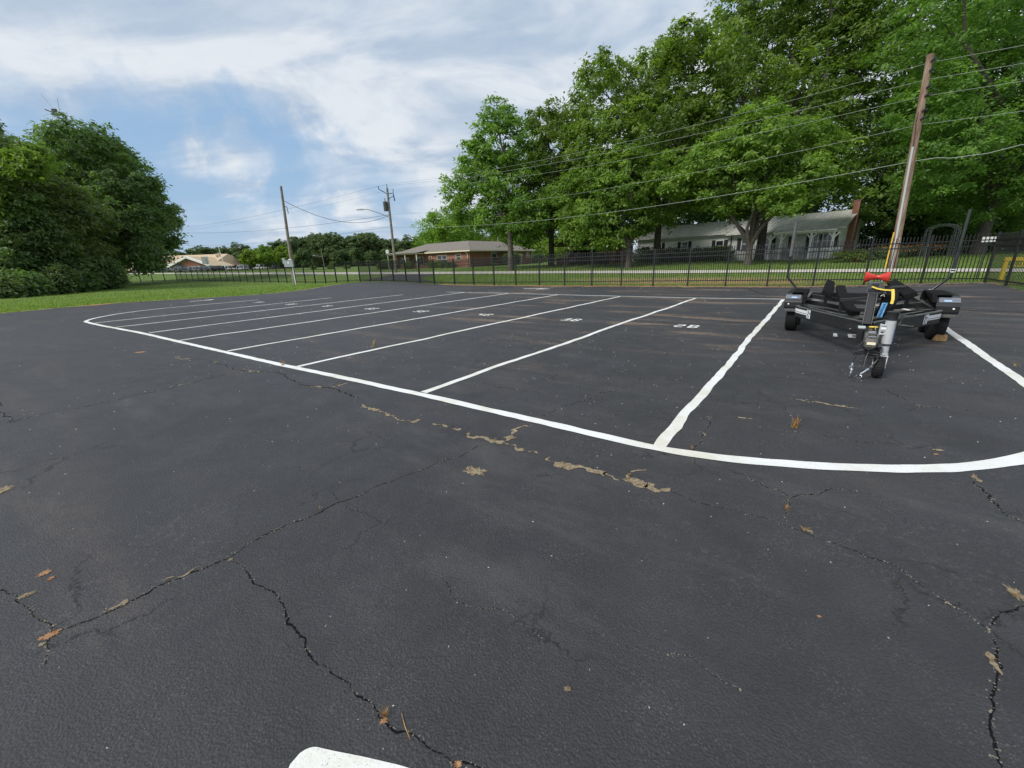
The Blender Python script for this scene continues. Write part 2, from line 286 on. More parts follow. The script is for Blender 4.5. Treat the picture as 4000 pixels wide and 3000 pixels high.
class MB:
    def __init__(s): s.v = []; s.f = []
    def add(s, vs, fs):
        n = len(s.v); s.v += [tuple(map(float, p)) for p in vs]; s.f += [tuple(i+n for i in f) for f in fs]; return s
    def box(s, c, d, bev=0.):
        cx, cy, cz = c; a, b, h = (q/2 for q in d)
        return s.hexa([(cx-a, cy-b, cz-h), (cx+a, cy-b, cz-h), (cx+a, cy+b, cz-h), (cx-a, cy+b, cz-h), (cx-a, cy-b, cz+h), (cx+a, cy-b, cz+h), (cx+a, cy+b, cz+h), (cx-a, cy+b, cz+h)])
    def hexa(s, p): return s.add(p, [(0, 3, 2, 1), (4, 5, 6, 7), (0, 1, 5, 4), (1, 2, 6, 5), (2, 3, 7, 6), (3, 0, 4, 7)])
    def beam(s, a, b, wd, h, up=(0, 0, 1)):
        a = Vector(a); b = Vector(b); d = (b-a).normalized(); u = Vector(up); x = d.cross(u)
        if x.length < 1e-4: x = d.cross(Vector((0, 1, 0)))
        x.normalize(); u = x.cross(d).normalized(); x *= wd/2; u *= h/2
        return s.hexa([a-x-u, a+x-u, b+x-u, b-x-u, a-x+u, a+x+u, b+x+u, b-x+u])
    def path(s, pts, wd, h, up=(0, 0, 1)):
        P = [Vector(p) for p in pts]; rings = []
        for i, p in enumerate(P):
            d = ((P[min(i+1, len(P)-1)]-p).normalized()+(p-P[max(i-1, 0)]).normalized()).normalized() if 0 < i < len(P)-1 else (P[min(i+1, len(P)-1)]-P[max(i-1, 0)]).normalized()
            x = d.cross(Vector(up)).normalized(); u = x.cross(d).normalized(); rings.append([p-x*wd/2-u*h/2, p+x*wd/2-u*h/2, p+x*wd/2+u*h/2, p-x*wd/2+u*h/2])
        return s.rings(rings)
    def rings(s, rings, caps=True):
        n = len(rings[0]); vs = [p for r in rings for p in r]; fs = []
        for i in range(len(rings)-1):
            for j in range(n): fs.append((i*n+j, i*n+(j+1) % n, (i+1)*n+(j+1) % n, (i+1)*n+j))
        if caps: fs.append(tuple(range(n-1, -1, -1))); fs.append(tuple((len(rings)-1)*n+j for j in range(n)))
        return s.add(vs, fs)
    def tube(s, pts, r, n=8):
        P = [Vector(p) for p in pts]; rr = r if isinstance(r, (list, tuple)) else [r]*len(P); rings = []; x = None
        for i, p in enumerate(P):
            d = (P[min(i+1, len(P)-1)]-P[max(i-1, 0)]).normalized()
            if x is None:
                x = d.cross(Vector((0, 0, 1)));  x = x if x.length > .05 else d.cross(Vector((0, 1, 0)))
            x = (x-d*x.dot(d)).normalized(); y = d.cross(x)
            rings.append([p+(x*math.cos(2*math.pi*k/n)+y*math.sin(2*math.pi*k/n))*rr[i] for k in range(n)])
        return s.rings(rings)
    def prism(s, poly, a, b, axis='x'):
        """polygon in the two other axes, extruded from a to b along axis"""
        def q(u, v, e): return {'x': (e, u, v), 'y': (u, e, v), 'z': (u, v, e)}[axis]
        return s.rings([[q(u, v, a) for u, v in poly], [q(u, v, b) for u, v in poly]])
    def lathe(s, prof, c, axis='z', n=16):
        rings = []
        for r_, h in prof:
            ring = []
            for k in range(n):
                a = 2*math.pi*k/n; u, v = r_*math.cos(a), r_*math.sin(a)
                ring.append({'z': (c[0]+u, c[1]+v, c[2]+h), 'x': (c[0]+h, c[1]+u, c[2]+v), 'y': (c[0]+u, c[1]+h, c[2]+v)}[axis])
            rings.append(ring)
        return s.rings(rings)
    def build(s, name, m, parent=None, smooth=False, bevel=0.):
        me = bpy.data.meshes.new(name); me.from_pydata(s.v, [], s.f); me.update()
        o = mesh_obj(name, me, m, parent)
        if smooth:
            for p in me.polygons: p.use_smooth = True
            me.set_sharp_from_angle(angle=R(40))
        if bevel:
            b = o.modifiers.new('bevel', 'BEVEL'); b.width = bevel; b.segments = 2; b.limit_method = 'ANGLE'; b.angle_limit = R(35)
        return o

# ------------------------------------------------------------------ ground
def axis(lo, hi, fine_lo, fine_hi, st):
    a = list(np.arange(fine_lo, fine_hi, st)); x = fine_lo; k = st
    L_ = []
    while x > lo: k *= 1.35; x -= k; L_.append(x)
    x = a[-1]; k = st; R_ = []
    while x < hi: k *= 1.35; x += k; R_.append(x)
    return np.array(L_[::-1]+a+R_)
xs = axis(-1800, 1800, -170, 110, 1.5); ys = axis(-600, 2400, -20, 230, 1.5)
XX, YY = np.meshgrid(xs, ys); ZZ = hz(XX, YY)-.004
nx, ny = len(xs), len(ys); idx = np.arange(nx*ny).reshape(ny, nx)
q = np.stack([idx[:-1, :-1], idx[:-1, 1:], idx[1:, 1:], idx[1:, :-1]], -1).reshape(-1, 4)
ground = mesh_obj('ground', npmesh('ground', np.stack([XX, YY, ZZ], -1).reshape(-1, 3), q), M_GRASS); tag(ground, kind='structure')
for p in ground.data.polygons: p.use_smooth = True

# parking lot sheet
gedge = [(-30, -22), (-27, 4), (-25, 13)]+[tuple(G(a, b)[:2]) for a, b in ((0, 1225), (130, 1213), (250, 1201), (420, 1187), (620, 1174), (800, 1164), (1000, 1152), (1150, 1140), (1290, 1122), (1350, 1113))]
fenc = [(-13.7, 38.4), (-5.75, 31.75), (18.6, 15.85), (3.0, -7.5), (-5, -22)]
poly = gedge+fenc
def refine(pl, st, jit):
    out = []
    for i in range(len(pl)):
        a = np.array(pl[i][:2]); b = np.array(pl[(i+1) % len(pl)][:2]); n = max(1, int(np.linalg.norm(b-a)/st))
        for k in range(n):
            p = a+(b-a)*k/n
            out.append((p[0]+random.uniform(-jit, jit), p[1]+random.uniform(-jit, jit)))
    return out
pl = refine(poly, .5, .07)
import bmesh
from mathutils.geometry import tessellate_polygon
def sheet(name, pl, z, m, parent=None, zf=None):
    vs = [Vector((x, y, 0)) for x, y in pl]; tr = tessellate_polygon([vs])
    V = [(x, y, (zf(x, y) if zf else 0)+z) for x, y in pl]
    me = bpy.data.meshes.new(name); me.from_pydata(V, [], [tuple(t) for t in tr]); me.update()
    bm = bmesh.new(); bm.from_mesh(me)
    for f in bm.faces:
        if f.normal.z < 0: f.normal_flip()
    bm.to_mesh(me); bm.free(); return mesh_obj(name, me, m, parent)
lot = sheet('parking_lot', pl, .002, M_ASPH); tag(lot, kind='structure')

# strips laid on the ground from pixel centre lines -> world ribbons
def resample(P, st):
    P = np.asarray(P, float); seg = np.linalg.norm(np.diff(P, axis=0), axis=1); d = np.concatenate([[0], np.cumsum(seg)]); n = max(2, int(d[-1]/st)+1); t = np.linspace(0, d[-1], n)
    return np.stack([np.interp(t, d, P[:, k]) for k in range(P.shape[1])], 1)
def smooth_path(P, it=3):
    P = np.asarray(P, float)
    for _ in range(it):
        Q = [P[0]]
        for a, b in zip(P[:-1], P[1:]): Q += [a*.75+b*.25, a*.25+b*.75]
        Q.append(P[-1]); P = np.array(Q)
    return P
def ribbon(name, P, width, z, m, parent, jit=.0, st=.1, wj=None, rounded=False, zf=None, wander=0., js=(.12, .5), fine=0.):
    P = resample(np.asarray(P)[:, :2], st); n = len(P)
    d = np.gradient(P, axis=0); d /= np.linalg.norm(d, axis=1)[:, None]+1e-9; nr = np.stack([-d[:, 1], d[:, 0]], 1)
    def nz(sc, amp):
        k = max(2, int(n*st/sc)+2); return np.interp(np.linspace(0, k-1, n), np.arange(k), rng.uniform(-1, 1, k))*amp
    if wander: P = P+nr*nz(.9, wander)[:, None]+nr*nz(.25, wander*.3)[:, None]
    if fine: P = P+nr*nz(.05, fine)[:, None]+nr*nz(.018, fine*.6)[:, None]
    wl = np.full(n, width/2); wr = wl.copy()
    if wj: f = np.interp(np.linspace(0, 1, n), np.linspace(0, 1, len(wj)), wj); wl = wl*f; wr = wr*f
    wl = wl+nz(js[0], jit)+nz(js[1], jit); wr = wr+nz(js[0], jit)+nz(js[1], jit)
    if rounded: t = np.minimum(np.arange(n)*st/(width/2), 1); e = np.sqrt(np.maximum(0, 1-(1-t)**2)); wl = wl*e; wr = wr*e
    A = P+nr*wl[:, None]; B = P-nr*wr[:, None]
    za = zf(A[:, 0], A[:, 1]) if zf else 0; zb = zf(B[:, 0], B[:, 1]) if zf else 0
    V = np.concatenate([np.column_stack([A, np.zeros(n)+z+za]), np.column_stack([B, np.zeros(n)+z+zb])])
    i = np.arange(n-1); Q = np.stack([i+n, i+n+1, i+1, i], 1)
    return mesh_obj(name, npmesh(name, V, Q), m, parent)

near = [(443, 1282), (572, 1307), (683, 1333), (873, 1374), (1145, 1435), (1633, 1539), (2568, 1757)]
dl = [(441, 1280), (570, 1304), (697, 1331), (873, 1374), (1145, 1436), (1633, 1538), (2568, 1752)]
fars = [(1675, 1140), (1820, 1142), (1987, 1146), (2182, 1151), (2423, 1158), (2718, 1165)]
dn = [(360, 1263), (441, 1280), (570, 1302), (683, 1333), (873, 1374), (1145, 1436), (1633, 1539), (2568, 1757)]
df = [(1545, 1137), (1675, 1140), (1820, 1142), (1987, 1146), (2182, 1151), (2423, 1158), (2718, 1165), (3058, 1170)]
# outer painted loop
loop = [G(*p) for p in ((3382, 1191), (3295, 1178.5), (3163, 1171), (3058, 1169), (2718, 1164.5), (2423, 1157.5), (2182, 1151.5), (1987, 1146), (1820, 1142.5), (1675, 1139.5), (1560, 1138), (1430, 1140), (1290, 1146), (1160, 1157), (1000, 1172), (900, 1181), (700, 1199), (622, 1206), (488, 1222), (400, 1237), (350, 1248), (332, 1256), (345, 1261), (441, 1281), (570, 1304), (683, 1332), (873, 1374), (1145, 1436), (1400, 1489), (1633, 1539), (1900, 1600), (2200, 1668), (2568, 1755), (2800, 1789), (3000, 1809), (3200, 1823), (3400, 1831), (3600, 1832), (3800, 1823), (4000, 1798))]
tail = [(4.6, 2.9, 0), (5.25, 3.4, 0), (5.96, 4.38, 0), (8.67, 7.8, 0), (10.3, 10.0, 0), (10.75, 11.1, 0), (10.75, 11.6, 0)]
lp = smooth_path([p[:2] for p in loop]+[p[:2] for p in tail]+[loop[0][:2]], 2)
tag(ribbon('boundary_line', lp, .115, .006, PAINT, lot, jit=.006, wander=.008, st=.06), 'long white painted line looping round all the stalls')
for a, b in zip(dn, df):
    A = G(*a)[:2]; B = G(*b)[:2]; d = (B-A)/np.linalg.norm(B-A)
    ribbon('stall_line', [A+d*.07, B-d*.07], .10, .0055, PAINT, lot, jit=.007, wander=.03, st=.06)
ribbon('stall_line', [(-.765, .885), (-.4, .808), (.2, .672), (1.5, .37)], .115, .0055, PAINT, lot, jit=.003, rounded=True, st=.01)

# stencilled stall numbers 1B..9B and arrows
UP = np.array([.60, .80]); RT = np.array([.80, -.60])
SEG = {'a': ((.12, .9), (.88, .9)), 'b': ((.88, .86), (.88, .56)), 'c': ((.88, .44), (.88, .12)), 'd': ((.12, .08), (.88, .08)), 'e': ((.12, .12), (.12, .44)), 'f': ((.12, .56), (.12, .86)), 'g': ((.18, .5), (.82, .5))}
DIG = {'1': [((.5, .05), (.5, .95))], '2': 'abged', '3': 'abgcd', '4': 'fgbc', '5': 'afgcd', '6': 'afgcde', '7': 'abc', '8': 'abcdefg', '9': 'abcdfg'}
def stroke(mb, a, b, o, wd, hg, t, z):
    a = np.array(a); b = np.array(b)
    def W(p): return o+RT*p[0]*wd+UP*p[1]*hg
    A = W(a); B = W(b); d = (B-A)/np.linalg.norm(B-A); n = np.array([-d[1], d[0]])*t/2; A = A-d*t*.15; B = B+d*t*.15
    mb.add([(*(A-n*.9), z), (*(A+n), z), (*(B+n*.8), z), (*(B-n), z)], [(0, 3, 2, 1)])
def number(text, c):
    mb = MB(); wd = .20; hg = .42; gap = .09; tot = wd*len(text)+gap*(len(text)-1)
    for i, ch in enumerate(text):
        o = c-RT*(tot/2-i*(wd+gap))-UP*hg/2
        if ch == 'B':
            L_ = [((.15, .03), (.15, .97)), ((.36, .93), (.78, .93)), ((.36, .5), (.78, .5)), ((.36, .07), (.78, .07)), ((.9, .86), (.9, .60)), ((.9, .40), (.9, .14))]
        else:
            L_ = DIG[ch]; L_ = [SEG[k] for k in L_] if isinstance(L_, str) else L_
        for a, b in L_: stroke(mb, a, b, o, wd, hg, .066, .007+.0003*len(mb.v)/4)
    o = mb.build('stall_number', PAINT, lot); o['label'] = 'white stencilled stall number '+text; return o
for t_, p in zip('123456789', ((3300, 1312), (2682, 1275), (2232, 1250), (1893, 1230), (1645, 1217), (1453, 1206.5), (1274, 1196), (1139, 1189), (1011, 1181))):
    number(t_+'B', G(*p)[:2])
def arrow(c, d, s):
    d = np.array(d)/np.linalg.norm(d); n = np.array([-d[1], d[0]]); mb = MB()
    P = [(-.9, -.1), (.05, -.1), (.05, -.32), (.95, 0), (.05, .32), (.05, .1), (-.9, .1)]
    V = [(*(c+(d*a+n*b)*s), .006) for a, b in P]; mb.add(V, [(0, 1, 5, 6), (2, 3, 4), (1, 2, 4, 5)][:3]); return mb.build('arrow_marking', PAINT, lot)
ad = G(2160, 1129)[:2]-G(2045, 1128)[:2]
arrow(G(2098, 1128.5)[:2], ad, np.linalg.norm(ad)/2*1.02)['label'] = 'white lane arrow on the asphalt before the middle of the fence'
ad = G(738, 1179)[:2]-G(870, 1167)[:2]
arrow(G(804, 1173)[:2], -ad, np.linalg.norm(ad)/2)['label'] = 'white lane arrow on the asphalt beside the left lawn'

# cracks (dark, slightly open) and dirt-filled cracks
def px2(*p): return [G(a, b)[:2] for a, b in p]
def fractal(P, amp, lev=5):
    P = np.asarray(P, float)
    for _ in range(lev):
        Q = [P[0]]
        for a, b in zip(P[:-1], P[1:]):
            d = b-a; L_ = np.linalg.norm(d); Q += [(a+b)/2+np.array([-d[1], d[0]])*rng.uniform(-amp, amp), b]
        P = np.array(Q)
        if L_ < .012: break
    return P
CR = [
 ([(190, 2470), (310, 2440), (430, 2390), (620, 2290), (770, 2230), (885, 2185), (980, 2120), (1100, 2062), (1270, 1990), (1420, 1930), (1560, 1868), (1660, 1833), (1750, 1795), (1860, 1745), (1925, 1722)], .0105, [.6, 1.3, 1, 1.2, .8, 1, .9, .5]),
 ([(895, 2190), (960, 2232), (1060, 2310), (1108, 2365), (1120, 2440), (1190, 2530), (1232, 2583), (1330, 2650), (1400, 2722), (1462, 2762), (1530, 2850), (1640, 2900), (1700, 2932), (1820, 2985), (1900, 3015), (2000, 3070)], .0085, [.8, 1.2, .8, 1.4, .9, 1.1, 1.2, .7]),
 ([(-80, 2300), (60, 2322), (112, 2372), (158, 2425), (205, 2462), (185, 2520), (170, 2600)], .007, [.5, 1, 1.5, 1.4, .7]),
 ([(0, 1573), (15, 1618), (35, 1652), (171, 1618), (316, 1592), (475, 1558), (633, 1523), (753, 1497), (886, 1463), (949, 1448)], .020, [1.2, 1.0, .8, .5, .6, .4]),
 ([(2806, 1811), (2853, 1838), (2906, 1855), (2953, 1882), (2994, 1905), (3030, 1912), (3088, 1944), (3147, 1935), (3205, 1935), (3241, 1914), (3288, 1910), (3350, 1920)], .009, [.5, 1, .9, 1.2, 1, .4]),
 ([(3088, 1944), (3075, 1985), (3070, 2040)], .007, [1, .4]),
 ([(3800, 1850), (3805, 1888), (3834, 1911), (3864, 1947), (3899, 1982), (3934, 2014), (3993, 2045), (4050, 2060)], .015, [.4, 1, 1.3, 1, .8]),
 ([(4040, 2360), (3944, 2389), (3853, 2453), (3881, 2500), (3890, 2560), (3899, 2642), (3881, 2715), (3872, 2787), (3863, 2850), (3890, 2932), (3912, 3000), (3940, 3080)], .0095, [.5, 1, 1.1, .8, 1.2, 1, 1.4, .9]),
 ([(2616, 1919), (2750, 1970), (2870, 1992), (2960, 2018), (3140, 2080), (3280, 2130), (3500, 2210), (3560, 2262), (3680, 2345), (3760, 2392), (3853, 2453)], .006, [.4, .7, .5, .9, 1.1, 1.3, .8]),
 ([(3458, 1523), (3520, 1552), (3570, 1576), (3592, 1585)], .012, [.6, 1, .5]), ([(3555, 1605), (3590, 1586), (3650, 1592), (3780, 1600)], .012, [.5, 1, .4]),
 ([(2772, 1629), (2776, 1660), (2741, 1700), (2712, 1747)], .010, [1, .7, 1]), ([(2968, 1550), (2958, 1600)], .011, [.5, 1]),
 ([(1875, 1485), (1950, 1513), (2060, 1530), (2140, 1540)], .010, [.4, 1, .5]),
 ([(2105, 1645), (2115, 1625), (2200, 1585), (2300, 1560), (2420, 1520), (2500, 1480)], .011, [1, .8, 1, .5, .8]),
 ([(1400, 1554), (1329, 1529), (1234, 1510), (1139, 1485), (1044, 1453), (949, 1446), (842, 1420), (747, 1402)], .020, [1, 1.2, .8, 1, .7, .5]),
 ([(1325, 1490), (1290, 1520), (1400, 1470)], .015, [1, .7]),
 ([(3640, 1750), (3400, 1730), (3200, 1700), (3050, 1680)], .007, [.5, .9, .4]),
 ([(2120, 2500), (1950, 2380), (1760, 2330), (1650, 2200)], .003, [.4, 1, .4]), ([(2900, 2700), (2700, 2560), (2500, 2530)], .0025, [.4, 1, .4])]
CRUMB = []
for P, wd, wj in CR:
    wd *= .62; C = fractal(px2(*P), .11, 5)
    k_ = np.linalg.norm(C[len(C)//2])
    ribbon('crack', C, wd, .0032, CRACK, lot, jit=wd*.5, st=max(.005, .0022*k_), wj=wj, js=(.014, .06), fine=max(.003, wd*.5))
    for p_, q_ in zip(C[:-1], C[1:]):
        for _ in range(1+int(np.linalg.norm(p_-q_)/.03)):
            if rng.uniform() < .55: t_ = rng.uniform(); CRUMB.append((p_+(q_-p_)*t_+rng.normal(0, wd*1.1, 2), k_))
DC = [[(1420, 1580), (1490, 1609), (1553, 1631), (1616, 1647), (1652, 1643)], [(1686, 1656), (1743, 1666), (1800, 1680)], [(1825, 1694), (1901, 1716), (1971, 1726), (1996, 1739), (2060, 1764), (2104, 1770)],
      [(2136, 1788), (2186, 1815), (2268, 1830), (2363, 1846), (2401, 1872), (2471, 1881), (2534, 1894), (2616, 1919)], [(1975, 1726), (1992, 1698), (2020, 1675), (2080, 1665)], [(2455, 1872), (2462, 1850), (2525, 1838)],
      [(3088, 1559), (3200, 1575), (3346, 1594)], [(633, 1377), (680, 1377)], [(700, 1390), (747, 1402)], [(665, 1515), (753, 1497)], [(1200, 1508), (1260, 1512)], [(949, 1444), (1044, 1453)], [(1290, 1515), (1360, 1495)], [(3876, 2560), (3905, 2640)], [(3800, 1852), (3828, 1885)], [(3140, 2068), (3175, 2085)],
      [(2760, 1629), (2785, 1633)], [(2730, 1688), (2752, 1703)], [(2880, 1630), (2940, 1636)], [(640, 2270), (780, 2215)], [(410, 2395), (500, 2350)]]
for P in DC:
    C = fractal(px2(*P), .18, 4); L_ = np.linalg.norm(C[0]-C[-1])
    wd = min(.055, .018+L_*.03)
    ribbon('crack_filling', C, wd, .0045, DIRT, lot, jit=wd*.55, st=.012, wj=[.25, 1, .6, 1.2, .5, 1, .3], js=(.03, .1), fine=.008)
V = []; Fc = []
for p_, k_ in CRUMB:
    s_ = rng.uniform(.0012, .0042)*(1+.12*k_); a = rng.uniform(0, 6.3); b = len(V); z_ = .0030
    for i in range(4): V.append((p_[0]+s_*math.cos(a+i*1.57)*rng.uniform(.6, 1.3), p_[1]+s_*math.sin(a+i*1.57)*rng.uniform(.6, 1.3), z_))
    V.append((p_[0], p_[1], z_+s_*.7)); Fc += [(b, b+1, b+4), (b+1, b+2, b+4), (b+2, b+3, b+4), (b+3, b, b+4)]
tag(mesh_obj('crack_crumbs', npmesh('crack_crumbs', V, None, Fc), mat('crumb', (.035, .034, .034), .95, col2=(.26, .23, .18), vscale=9, det=2)), 'crumbled asphalt grit along the open cracks', 'gravel', kind='stuff')
def blob(name, c, rx, ry, z, m, rot=0., n=44, jag=.42):
    pts = []
    for k in range(n):
        a = 2*math.pi*k/n; r_ = 1+rng.uniform(-jag, jag); x, y = rx*r_*math.cos(a), ry*r_*math.sin(a); pts.append((c[0]+x*math.cos(rot)-y*math.sin(rot), c[1]+x*math.sin(rot)+y*math.cos(rot)))
    return sheet(name, pts, z, m, lot)
for bi_, ((px, py), rx, ry, m, rt) in enumerate((((1857, 1843), .085, .05, DIRT, -.4), ((1838, 1836), .03, .05, DIRT, .3), ((95*1.808, 1240*1.808), .026, .020, CLAY, .9), ((200, 2262), .013, .018, CLAY, 0), ((110, 2325), .03, .02, DIRT, .5), ((195, 2484), .030, .022, CLAY, .7),
        ((3965, 2320), .045, .025, DIRT, 1.2), ((3200, 2412), .009, .006, CLAY, 0), ((2218, 2695), .014, .01, DIRT, 0), ((165, 2520), .012, .01, DIRT, 0), ((1990, 1712), .05, .03, DIRT, 0), ((2480, 1884), .06, .03, DIRT, -.5), ((3665, 1760), .035, .018, DIRT, -.3), ((3655, 1776), .02, .01, CLAY, 0), ((545, 1377), .1, .06, CLAY, 0), ((0, 1920), .06, .07, DIRT, 0), ((3000, 2150), .006, .004, DIRT, 0), ((1500, 2820), .014, .009, CLAY, .3), ((1790, 2990), .012, .01, CLAY, .3), ((900, 2190), .01, .012, DIRT, 0))):
    blob('dirt_patch', G(px, py), rx, ry, .0050+bi_*.00006, m, rt)
# loose chips and pebbles
nP = 1000; V = []; Fc = []
for k in range(nP):
    if k < 600: x = rng.uniform(-6, 7); y = rng.uniform(.7, 9)
    else: x = rng.uniform(-18, 16); y = rng.uniform(4, 27)
    if slp(x, y) > -1: continue
    s_ = rng.uniform(.0014, .0032)*(1+y*.28); a = rng.uniform(0, 6.3); b = len(V); e = rng.uniform(.5, 1.6)
    for i in range(4):
        t = a+i*math.pi/2; V.append((x+s_*e*math.cos(t), y+s_/e*math.sin(t), .0025))
    V.append((x, y, .0025+s_*.8)); Fc += [(b, b+1, b+4), (b+1, b+2, b+4), (b+2, b+3, b+4), (b+3, b, b+4)]
tag(mesh_obj('pebbles', npmesh('pebbles', V, None, Fc), PEB), 'pale grit and stone chips scattered over the asphalt', 'gravel', kind='stuff')

# ------------------------------------------------------------------ road and driveway beyond the fence
CONC = mat('concrete_road', (.50, .47, .42), .85, var=.10, vscale=1.2, bump=.3, bscale=30, vec='Object')
up_e = [TG(x, y)[:2] for x, y in ((503, 1068), (700, 1067), (900, 1066), (1050, 1066), (1200, 1065.5), (1500, 1064), (1700, 1063.5), (2000, 1061.5), (2200, 1060.5), (2600, 1059), (3000, 1057), (3500, 1053), (3845, 1053), (4000, 1054))]
lo_e = [TG(x, y)[:2] for x, y in ((503, 1071), (700, 1071), (900, 1073), (1050, 1073), (1200, 1073), (1500, 1073), (1700, 1072.5), (2000, 1071), (2200, 1070), (2600, 1070), (3000, 1067), (3500, 1065.5), (3845, 1065.5), (4000, 1066))]
dR = up_e[-1]-up_e[-4]; dR = dR/np.linalg.norm(dR)
up_e.append(up_e[-1]+dR*60); lo_e.append(lo_e[-1]+dR*60)
A = resample(up_e, 1.0); B = resample(lo_e, 1.0); n = 260
A = np.stack([np.interp(np.linspace(0, 1, n), np.linspace(0, 1, len(A)), A[:, k]) for k in (0, 1)], 1); B = np.stack([np.interp(np.linspace(0, 1, n), np.linspace(0, 1, len(B)), B[:, k]) for k in (0, 1)], 1)
def strip2(name, A, B, z, m, cols=6):
    rows = []
    for k in range(cols+1):
        C = A+(B-A)*k/cols; rows.append(np.column_stack([C, hz(C[:, 0], C[:, 1])+z]))
    V = np.concatenate(rows); n = len(A); i = np.arange(n-1); Q = np.concatenate([np.stack([i+k*n, i+k*n+1, i+(k+1)*n+1, i+(k+1)*n], 1) for k in range(cols)])
    me = npmesh(name, V, Q[:, ::-1]); return mesh_obj(name, me, m)
tag(strip2('road', A, B, .05, CONC, 10), kind='structure')
dl_ = [TG(x, y)[:2] for x, y in ((1405, 1100), (1440, 1092), (1490, 1083), (1530, 1074), (1535, 1071))]
dr_ = [TG(x, y)[:2] for x, y in ((1706, 1107), (1655, 1093), (1640, 1087), (1680, 1078), (1720, 1071))]
A = resample(dl_, .5); B = resample(dr_, .5); n = 40
A = np.stack([np.interp(np.linspace(0, 1, n), np.linspace(0, 1, len(A)), A[:, k]) for k in (0, 1)], 1); B = np.stack([np.interp(np.linspace(0, 1, n), np.linspace(0, 1, len(B)), B[:, k]) for k in (0, 1)], 1)
tag(strip2('driveway', A, B, .03, M_ASPH, 10), kind='structure')

# ------------------------------------------------------------------ lawn grass blades
def grass_blades(name, pts, h, m, label):
    n = len(pts); a = rng.uniform(0, 6.28, n); w_ = rng.uniform(.012, .03, n)*h/.09; hh = rng.uniform(.5, 1.2, n)*h; ln = rng.uniform(-.5, .5, (n, 2))*h
    d = np.stack([np.cos(a), np.sin(a)], 1); V = np.zeros((n, 3, 3)); V[:, 0, :2] = pts[:, :2]-d*w_[:, None]; V[:, 1, :2] = pts[:, :2]+d*w_[:, None]; V[:, 2, :2] = pts[:, :2]+ln
    V[:, :2, 2] = pts[:, 2:3]-.01; V[:, 2, 2] = pts[:, 2]+hh
    T = np.arange(n*3).reshape(n, 3); o = mesh_obj(name, npmesh(name, V.reshape(-1, 3), None, T, rng.uniform(0, 1, n)), m)
    return tag(o, label, 'grass', kind='stuff')
BLADE = leaf_mat('grass_blade', (.095, .170, .030), (.26, .34, .085), .35)
gp = np.array(poly)
def inpoly(x, y, P):
    c = np.zeros(len(x), bool); j = len(P)-1
    for i in range(len(P)):
        xi, yi = P[i][:2]; xj, yj = P[j][:2]
        c ^= ((yi > y) != (yj > y)) & (x < (xj-xi)*(y-yi)/(yj-yi+1e-12)+xi); j = i
    return c
r_ = 1/np.sqrt(rng.uniform(1/70**2, 1/17**2, 190000)); az = rng.uniform(-1.1, .1, len(r_)); x = r_*np.sin(az); y = r_*np.cos(az)
k = (~inpoly(x, y, poly)) & (x < -5) & (slp(x, y) < 1.2); pts = np.stack([x[k], y[k], hz(x[k], y[k])], 1)
grass_blades('lawn_grass', pts, .10, BLADE, 'bright green mown lawn grass left of the asphalt')
k = rng.integers(0, 1, 1); n = 90000; s_ = rng.uniform(.2, 24, n)**1; t_ = rng.uniform(-14, 42, n); x = -5.7+t_*.837+s_*.548; y = 31.5-t_*.548+s_*.837
roadpoly = [tuple(p) for p in up_e]+[tuple(p) for p in lo_e[::-1]]; drvpoly = [tuple(p) for p in dl_]+[tuple(p) for p in dr_[::-1]]
k = (~inpoly(x, y, roadpoly)) & (~inpoly(x, y, drvpoly)) & ~((t_ > 8) & (t_ < 25) & (s_ > 1.2) & (s_ < 6.5) & (rng.uniform(0, 1, n) < .8))
pts = np.stack([x[k], y[k], hz(x[k], y[k])], 1)
grass_blades('verge_grass', pts, .08, BLADE, 'patchy green grass on the bank between fence, road and houses')

